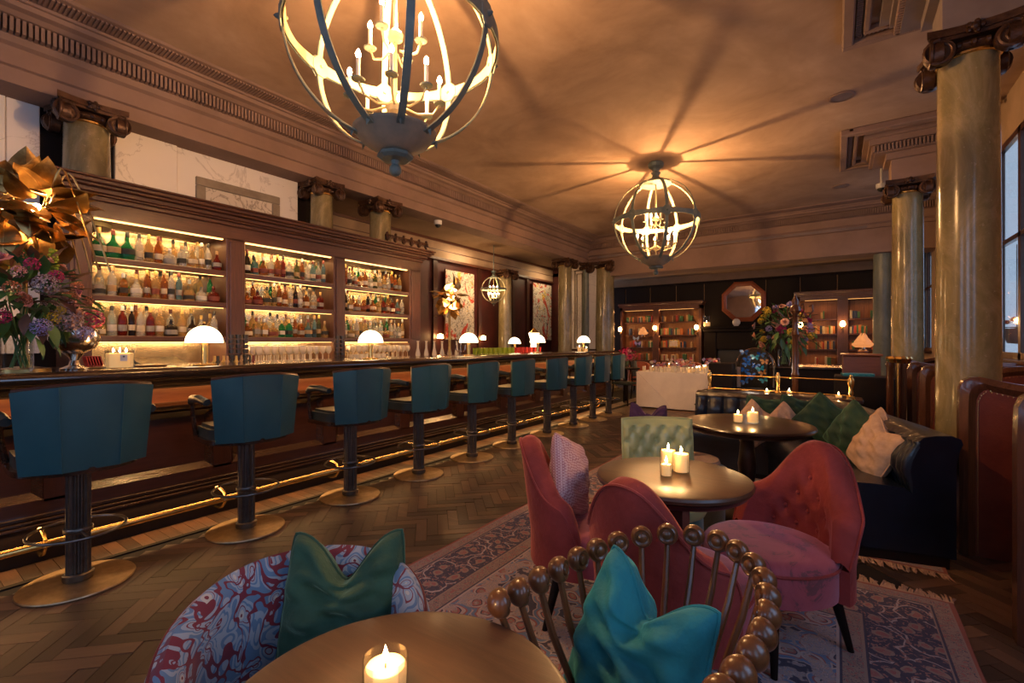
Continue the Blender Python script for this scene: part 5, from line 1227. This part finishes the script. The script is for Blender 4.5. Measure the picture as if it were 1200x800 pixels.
for i in range(14):
    x = -2.55+.55*math.sin(i*2.1+.5); y = 9.08+i*.19
    candle(x, y, .72, .035, .07, 'lit glass candle on the white table, %s from the near end' % ORD[i], 'tealight_holder', .09, 'candles on the white table', pw=.7 if i % 2 else 0)
for i in range(12):
    o = O('wine_glass', tgm, loc=(-3.15+.1*i+.02*(i % 3), 9.08+.07*(i % 2), .722)); TAG(o, 'small glass on the near edge of the white table, %s from the left' % ORD[i], 'glass', 'glasses on the white table')
# side chairs and a small table with pink flowers, left of the cloth table
def side_chair(x, y, rz, label):
    t = E('side_chair', label, 'chair', (x, y, 0), rz, 'dark side chairs past the bar')
    O('seat', MB().bev(-.21, .21, -.21, .21, .42, .47, .012), M_DKLEATHER, t)
    for a, b in ((-.18, -.18), (.18, -.18), (-.18, .18), (.18, .18)): O('leg', MB().cyl((a, b, .42), (a*1.15, b*1.15, 0), .016, 8, .012), M_BLACKWOOD, t)
    O('backrest', MB().grid(lambda u, v: ((u-.5)*.42, .2+.05*v-.04*(2*u-1)**2, .5+.36*v), 8, 5).grid(lambda u, v: ((u-.5)*.42, .225+.05*v-.04*(2*u-1)**2, .5+.36*v), 8, 5), M_DKLEATHER, t)
    for s in (-1, 1): O('back_post', MB().tube([(s*.2, .18, .42), (s*.2, .19, .6), (s*.205, .235, .88)], .014, 8), M_BLACKWOOD, t)
side_chair(-3.62, 9.3, 1.3, 'dark side chair left of the white table, the near one'); side_chair(-3.68, 10.5, 1.6, 'dark side chair left of the white table, the far one')
def lounge(x, y, rz, lb):
    t = E('lounge_chair', lb, 'armchair', (x, y, 0), rz)
    mb = MB(); mb.grid(lambda u, v: tuple([(.33-.05*v)*math.sin((u*2-1)*2.0), (.33-.0*v)*math.cos((u*2-1)*2.0), .15+.62*v*(1-.3*abs(u*2-1)**2)]), 24, 8); mb.grid(lambda u, v: tuple([(.25)*math.sin((u*2-1)*2.0), .25*math.cos((u*2-1)*2.0), .15+.62*v*(1-.3*abs(u*2-1)**2)]), 24, 8)
    mb.grid(lambda u, v: ((.28-.03+v*.0+(.0)+(-.03+.06*v))*math.sin((u*2-1)*2.0), (.25+.08*v)*math.cos((u*2-1)*2.0), .15+.62*(1-.3*abs(u*2-1)**2)), 24, 3)
    O('backrest', mb, M_ORV, t); O('seat', MB().lathe([(0, .15), (.26, .15), (.28, .3), (.27, .42), (0, .45)], 24, cap=False), M_ORV, t)
    for a in (.8, 2.35, 3.93, 5.5): O('leg', MB().cyl((.2*math.cos(a), .2*math.sin(a), .16), (.22*math.cos(a), .22*math.sin(a), 0), .015, 8), M_BLACKWOOD, t)
M_ORV = velvet('coral_velvet', (.5, .14, .07), (.36, .09, .05), (1, .6, .4))
lounge(-4.35, 12.2, .3, 'coral armchair before the left bay of the left bookcase'); lounge(-3.2, 12.7, -.2, 'coral armchair before the right bay of the left bookcase')
tb_ = E('side_table', 'small dark side table holding pink flowers past the bar end', 'table', (-3.85, 9.9, 0))
O('table_top', MB().lathe([(0, .70), (.3, .70), (.31, .72), (.3, .735), (0, .735)], 30, cap=False), M_BLACKWOOD, tb_); O('leg', MB().cyl((0, 0, 0), (0, 0, .7), .03, 10), M_BLACKWOOD, tb_)
vase((-3.85, 9.9, .735), .05, .14, 'small glass vase on the side table past the bar end')
bouquet((-3.85, 9.9, .74), 'dense pink and magenta bouquet on the side table past the bar end', .2, .15, .26, 26, 20, [('rose', 'magenta'), ('rose', 'pink'), ('small', 'magenta')], 5, 6, 1.2)
# ================================================================ BUTTERFLY CLOCHE, STAND, BIG BOUQUET, COUNTER
o = O('plinth_box', MB().bev(-1.42, -1.12, 6.65, 7.0, .55, 1.02, .01).bb(-1.45, -.55, 6.6, 7.15, 0, .66), M_BLACKWOOD, None, 0); TAG(o, 'dark box plinth left of the butterfly dome', 'plinth')
t = E('butterfly_cloche', 'arched glass dome with brass rim full of blue butterflies behind the rail', 'display dome', (-.88, 6.85, .66))
O('glass_dome', MB().lathe([(.225, 0), (.225, .33), (.21, .42), (.16, .5), (.08, .545), (0, .555)], 32, cap=False), M_GLASS, t)
O('brass_rim', MB().lathe([(.22, 0), (.24, 0), (.24, .02), (.228, .03)], 32, cap=False).tube([(.232*math.cos(a), 0, .33+.232*math.sin(a)) for a in [PI*i/20 for i in range(21)]]+[(-.232, 0, .02)], .006, 6).cyl((.232, 0, .33), (.232, 0, .02), .006, 6), M_SILVER, t)
bm2 = [mesh_of(MB().add([(0, 0, .0), (s*.03, -.012, .05), (s*.085, -.03, .055), (s*.08, -.03, .01), (s*.03, -.01, .0)], [(0, 1, 2, 3, 4)]).add([(0, 0, .0), (s*.04, -.012, -.002), (s*.07, -.022, -.02), (s*.045, -.018, -.06), (s*.01, -.006, -.03)], [(0, 1, 2, 3, 4)]) if False else (lambda mb: [mb.add([(0, 0, .0), (s*.03, -.012, .05), (s*.085, -.03, .055), (s*.08, -.03, .01), (s*.03, -.01, .0)], [(0, 1, 2, 3, 4)]).add([(0, 0, .0), (s*.04, -.012, -.002), (s*.07, -.022, -.02), (s*.045, -.018, -.06), (s*.01, -.006, -.03)], [(0, 1, 2, 3, 4)]) for s in (-1, 1)] and mb)(MB()), 'butterfly', NZ('butterfly_%d' % i, c, c3_, 30, rough=.25), 0) for i, (c, c3_) in enumerate((((.02, .12, .4), (.01, .06, .25)), ((.03, .25, .32), (.02, .15, .25)), ((.55, .25, .06), (.35, .12, .03))))]
rr = random.Random(4)
for i in range(14):
    z = .12+.03*i; a = i*2.4+3.6
    o = O('butterfly', bm2[(0, 1, 0, 0, 2)[i % 5]], loc=(-.88+.12*math.cos(a), 6.85-.06+.08*math.sin(a), .66+z), rot=(rr.uniform(-.3, .3), rr.uniform(-.5, .5), rr.uniform(-.4, .4))); o.scale = (.62,)*3
    TAG(o, 'butterfly in the glass dome, %s from the bottom' % ORD[i], 'butterfly', 'butterflies in the glass dome')
point('dome_light', (-.88, 6.5, 1.05), 1.4, (1, .8, .6), .04)
t = E('coat_stand', 'turned wooden coat stand with curled hooks behind the banquette', 'coat stand', (-.385, 6.2, 0))
O('pole', MB().lathe([(.05, 0), (.05, .1), (.035, .14), (.033, .9), (.045, .93), (.033, .96), (.03, 1.35), (.045, 1.39), (.03, 1.43), (.028, 1.62), (.06, 1.66), (.055, 1.70), (.03, 1.73), (.035, 1.78), (.015, 1.82), (0, 1.87)], 18), M_SPOOLD, t)
for k in range(4):
    a = k*PI/2+.5; O('hook', MB().tube([(.03*math.cos(a), .03*math.sin(a), 1.6), (.12*math.cos(a), .12*math.sin(a), 1.58), (.19*math.cos(a), .19*math.sin(a), 1.66), (.18*math.cos(a), .18*math.sin(a), 1.73), (.15*math.cos(a), .15*math.sin(a), 1.71)], .009, 6), M_SPOOLD, t)
    O('foot', MB().tube([(0, 0, .2), (.15*math.cos(a), .15*math.sin(a), .12), (.27*math.cos(a), .27*math.sin(a), .012)], .018, 6), M_SPOOLD, t)
ct = E('dark_counter', 'dark counter with reflective top behind the banquette on the right', 'counter', (0, 0, 0))
O('body', MB().bb(-.75, .20, 7.6, 8.3, 0, .93), M_BLACKWOOD, ct, 0); O('worktop', MB().bev(-.78, .22, 7.55, 8.35, .93, .96, .006), M_BARTOP, ct, 0)
vase((-.62, 7.75, .96), .08, .24, 'clear glass vase on the dark counter left of the coat stand')
bouquet((-.62, 7.75, .965), 'tall bouquet of green, yellow, peach and magenta flowers left of the coat stand', .37, .36, .52, 34, 170, [('small', 'yellow'), ('rose', 'peach'), ('rose', 'magenta'), ('small', 'rust'), ('small', 'yellow'), ('small', 'lilac')], 13, 10, 1.5)
o = O('brown_cabinet', MB().bev(.06, .42, 6.75, 7.15, 0, 1.14, .01).bev(.04, .44, 6.72, 7.17, 1.14, 1.165, .006), wood('cabinet_wood', (.26, .08, .03), (.16, .045, .018), 0, .35, .3), None, 0); TAG(o, 'square brown cabinet carrying the glowing lotus lamp', 'cabinet')
o = O('teal_book', MB().bev(-.14, .14, -.1, .1, 0, .03, .004), NZ('teal_print', (.05, .32, .38), (.03, .2, .3), 20, rough=.25), loc=(.19, 6.35, .93), rot=(0, 0, .1)); TAG(o, 'teal book lying on the low dark shelf before the brown cabinet', 'book')
o = O('low_shelf', MB().bev(-.02, .5, 6.15, 6.6, 0, .93, .01), M_BLACKWOOD, None, 0); TAG(o, 'low dark shelf unit before the brown cabinet', 'shelf')
for i, (x, y) in enumerate(((.44, 5.95), (.53, 6.1), (.50, 6.55))):
    o = O('screen_post', MB().lathe([(.03, 0), (.03, 1.05), (.04, 1.08), (.03, 1.12), (.022, 1.15)], 12), M_SPOOLD, loc=(x, y, 0)); TAG(o, 'slim polished wooden screen post left of the second column, %s from the left' % ORD[i], 'post', 'screen posts by the second column')
t = E('brass_lamp', 'brass shell-shaped lamp on a post before the second column', 'lamp', (.50, 5.9, 1.05)); O('stem', MB().cyl((0, 0, -1.05), (0, 0, .06), .012, 8), M_BRASS, t)
for k in range(5): O('shell', MB().lathe([(0, .0), (.04, .01), (.06, .05), (.05, .07)], 8, (.05*math.cos(k*1.25), .05*math.sin(k*1.25), .04), cap=False), M_BRASS, t)
# paintings and lights of the aisle wall
def art(name, seed, red):
    m = NM(name); co = m.co((1, 1, 1), loc=(seed, 0, 0)); c = (.62, .56, .46)
    n1 = m.noise(co, 2.2, 5, .6, 1.5); n2 = m.noise(co, 5, 4, .6, 2); n3 = m.noise(m.co((1, 1, 1), loc=(seed+5, 2, 1)), 3.2, 4, .55, 1)
    x = m.mix(m.ramp(n1, [(.56, (0, 0, 0)), (.6, (1, 1, 1))]), c, red); x = m.mix(m.ramp(n3, [(.62, (0, 0, 0)), (.66, (1, 1, 1))]), x, (.6, .42, .06))
    d = m.math('ABSOLUTE', m.math('SUBTRACT', n2, .5)); x = m.mix(m.ramp(d, [(0, (1, 1, 1)), (.012, (1, 1, 1)), (.022, (0, 0, 0))]), x, (.04, .03, .03)); m.l(x, m.b.inputs['Base Color']); m.set(rough=.8); return m.mt
for i, (a, b, z0, z1, lb) in enumerate(((7.33, 8.28, 1.36, 2.88, 'tall abstract canvas with red splashes behind the gold leaf lamp'), (10.85, 11.85, 1.37, 2.97, 'tall abstract canvas left of the farthest left columns'))):
    t = E('abstract_painting', lb, 'painting', (XA+.05, (a+b)/2, z0)); O('canvas', MB().bb(0, .04, (a-b)/2, (b-a)/2, 0, z1-z0), art('abstract_canvas_%d' % i, i*7.3+1, (.55, .05, .02)), t, 0)
    O('stretcher', MB().bb(0, .035, (a-b)/2-.008, (b-a)/2+.008, -.008, z1-z0+.008), M_BACKBAR, t, 0); 
area('picture_light', (-6.5, 7.8, 3.3), (0, math.radians(25), 0), .2, .8, 14, WARM2); area('picture_light', (-6.5, 11.2, 3.3), (0, math.radians(25), 0), .2, .8, 10, WARM2)
for x, y, z, lb in ((-6.85, 7.1, 1.42, 'small round lamp on the aisle wall left of the first canvas'), (-6.85, 8.55, 1.40, 'small round lamp on the aisle wall right of the first canvas')):
    t = E('small_lamp', lb, 'wall light', (x, y, z)); O('lamp_shade', MB().lathe([(.05, -.04), (.07, -.03), (.06, .04), (.02, .06)], 14), M_SCONCE, t); O('bracket', MB().cyl((-.1, 0, -.03), (0, 0, -.04), .01, 6), M_BRASS, t)
t = E('crown_lamp', 'glass crown lantern glowing behind the fourth dome lamp', 'lamp', (-4.9, 7.72, 1.06))
t.scale = (1.2, 1.2, 1.25)
O('glass_body', MB().lathe([(.05, 0), (.06, .02), (.05, .2), (.09, .34), (.085, .34), (.045, .21)], 10, cap=False), M_SHADE, t); O('cap', MB().lathe([(.09, .34), (.06, .37), (.01, .42)], 10), M_BRASS, t)
# hanging basket outside the window, seen right of the nearest column
t = E('hanging_basket', 'hanging basket of red flowers outside the window right of the nearest column', 'planter', (1.93, 8.72, 1.28))
O('basket', MB().lathe([(.0, 0), (.09, .01), (.15, .18), (.16, .2), (.14, .19), (.0, .15)], 20), M_GREYSTONE, t); O('chain', MB().cyl((0, 0, .2), (0, 0, 1.3), .006, 5), M_IRON, t)
for k in range(10): O('bloom', head('rose', 'red'), parent=t, loc=(.1*math.cos(k*2.4), .1*math.sin(k*2.4), .26+.02*(k % 4)))
for k in range(14): O('leaf', LEAFS[0][0], parent=t, loc=(0, 0, .2), rot=(0, -.4, k*.45))
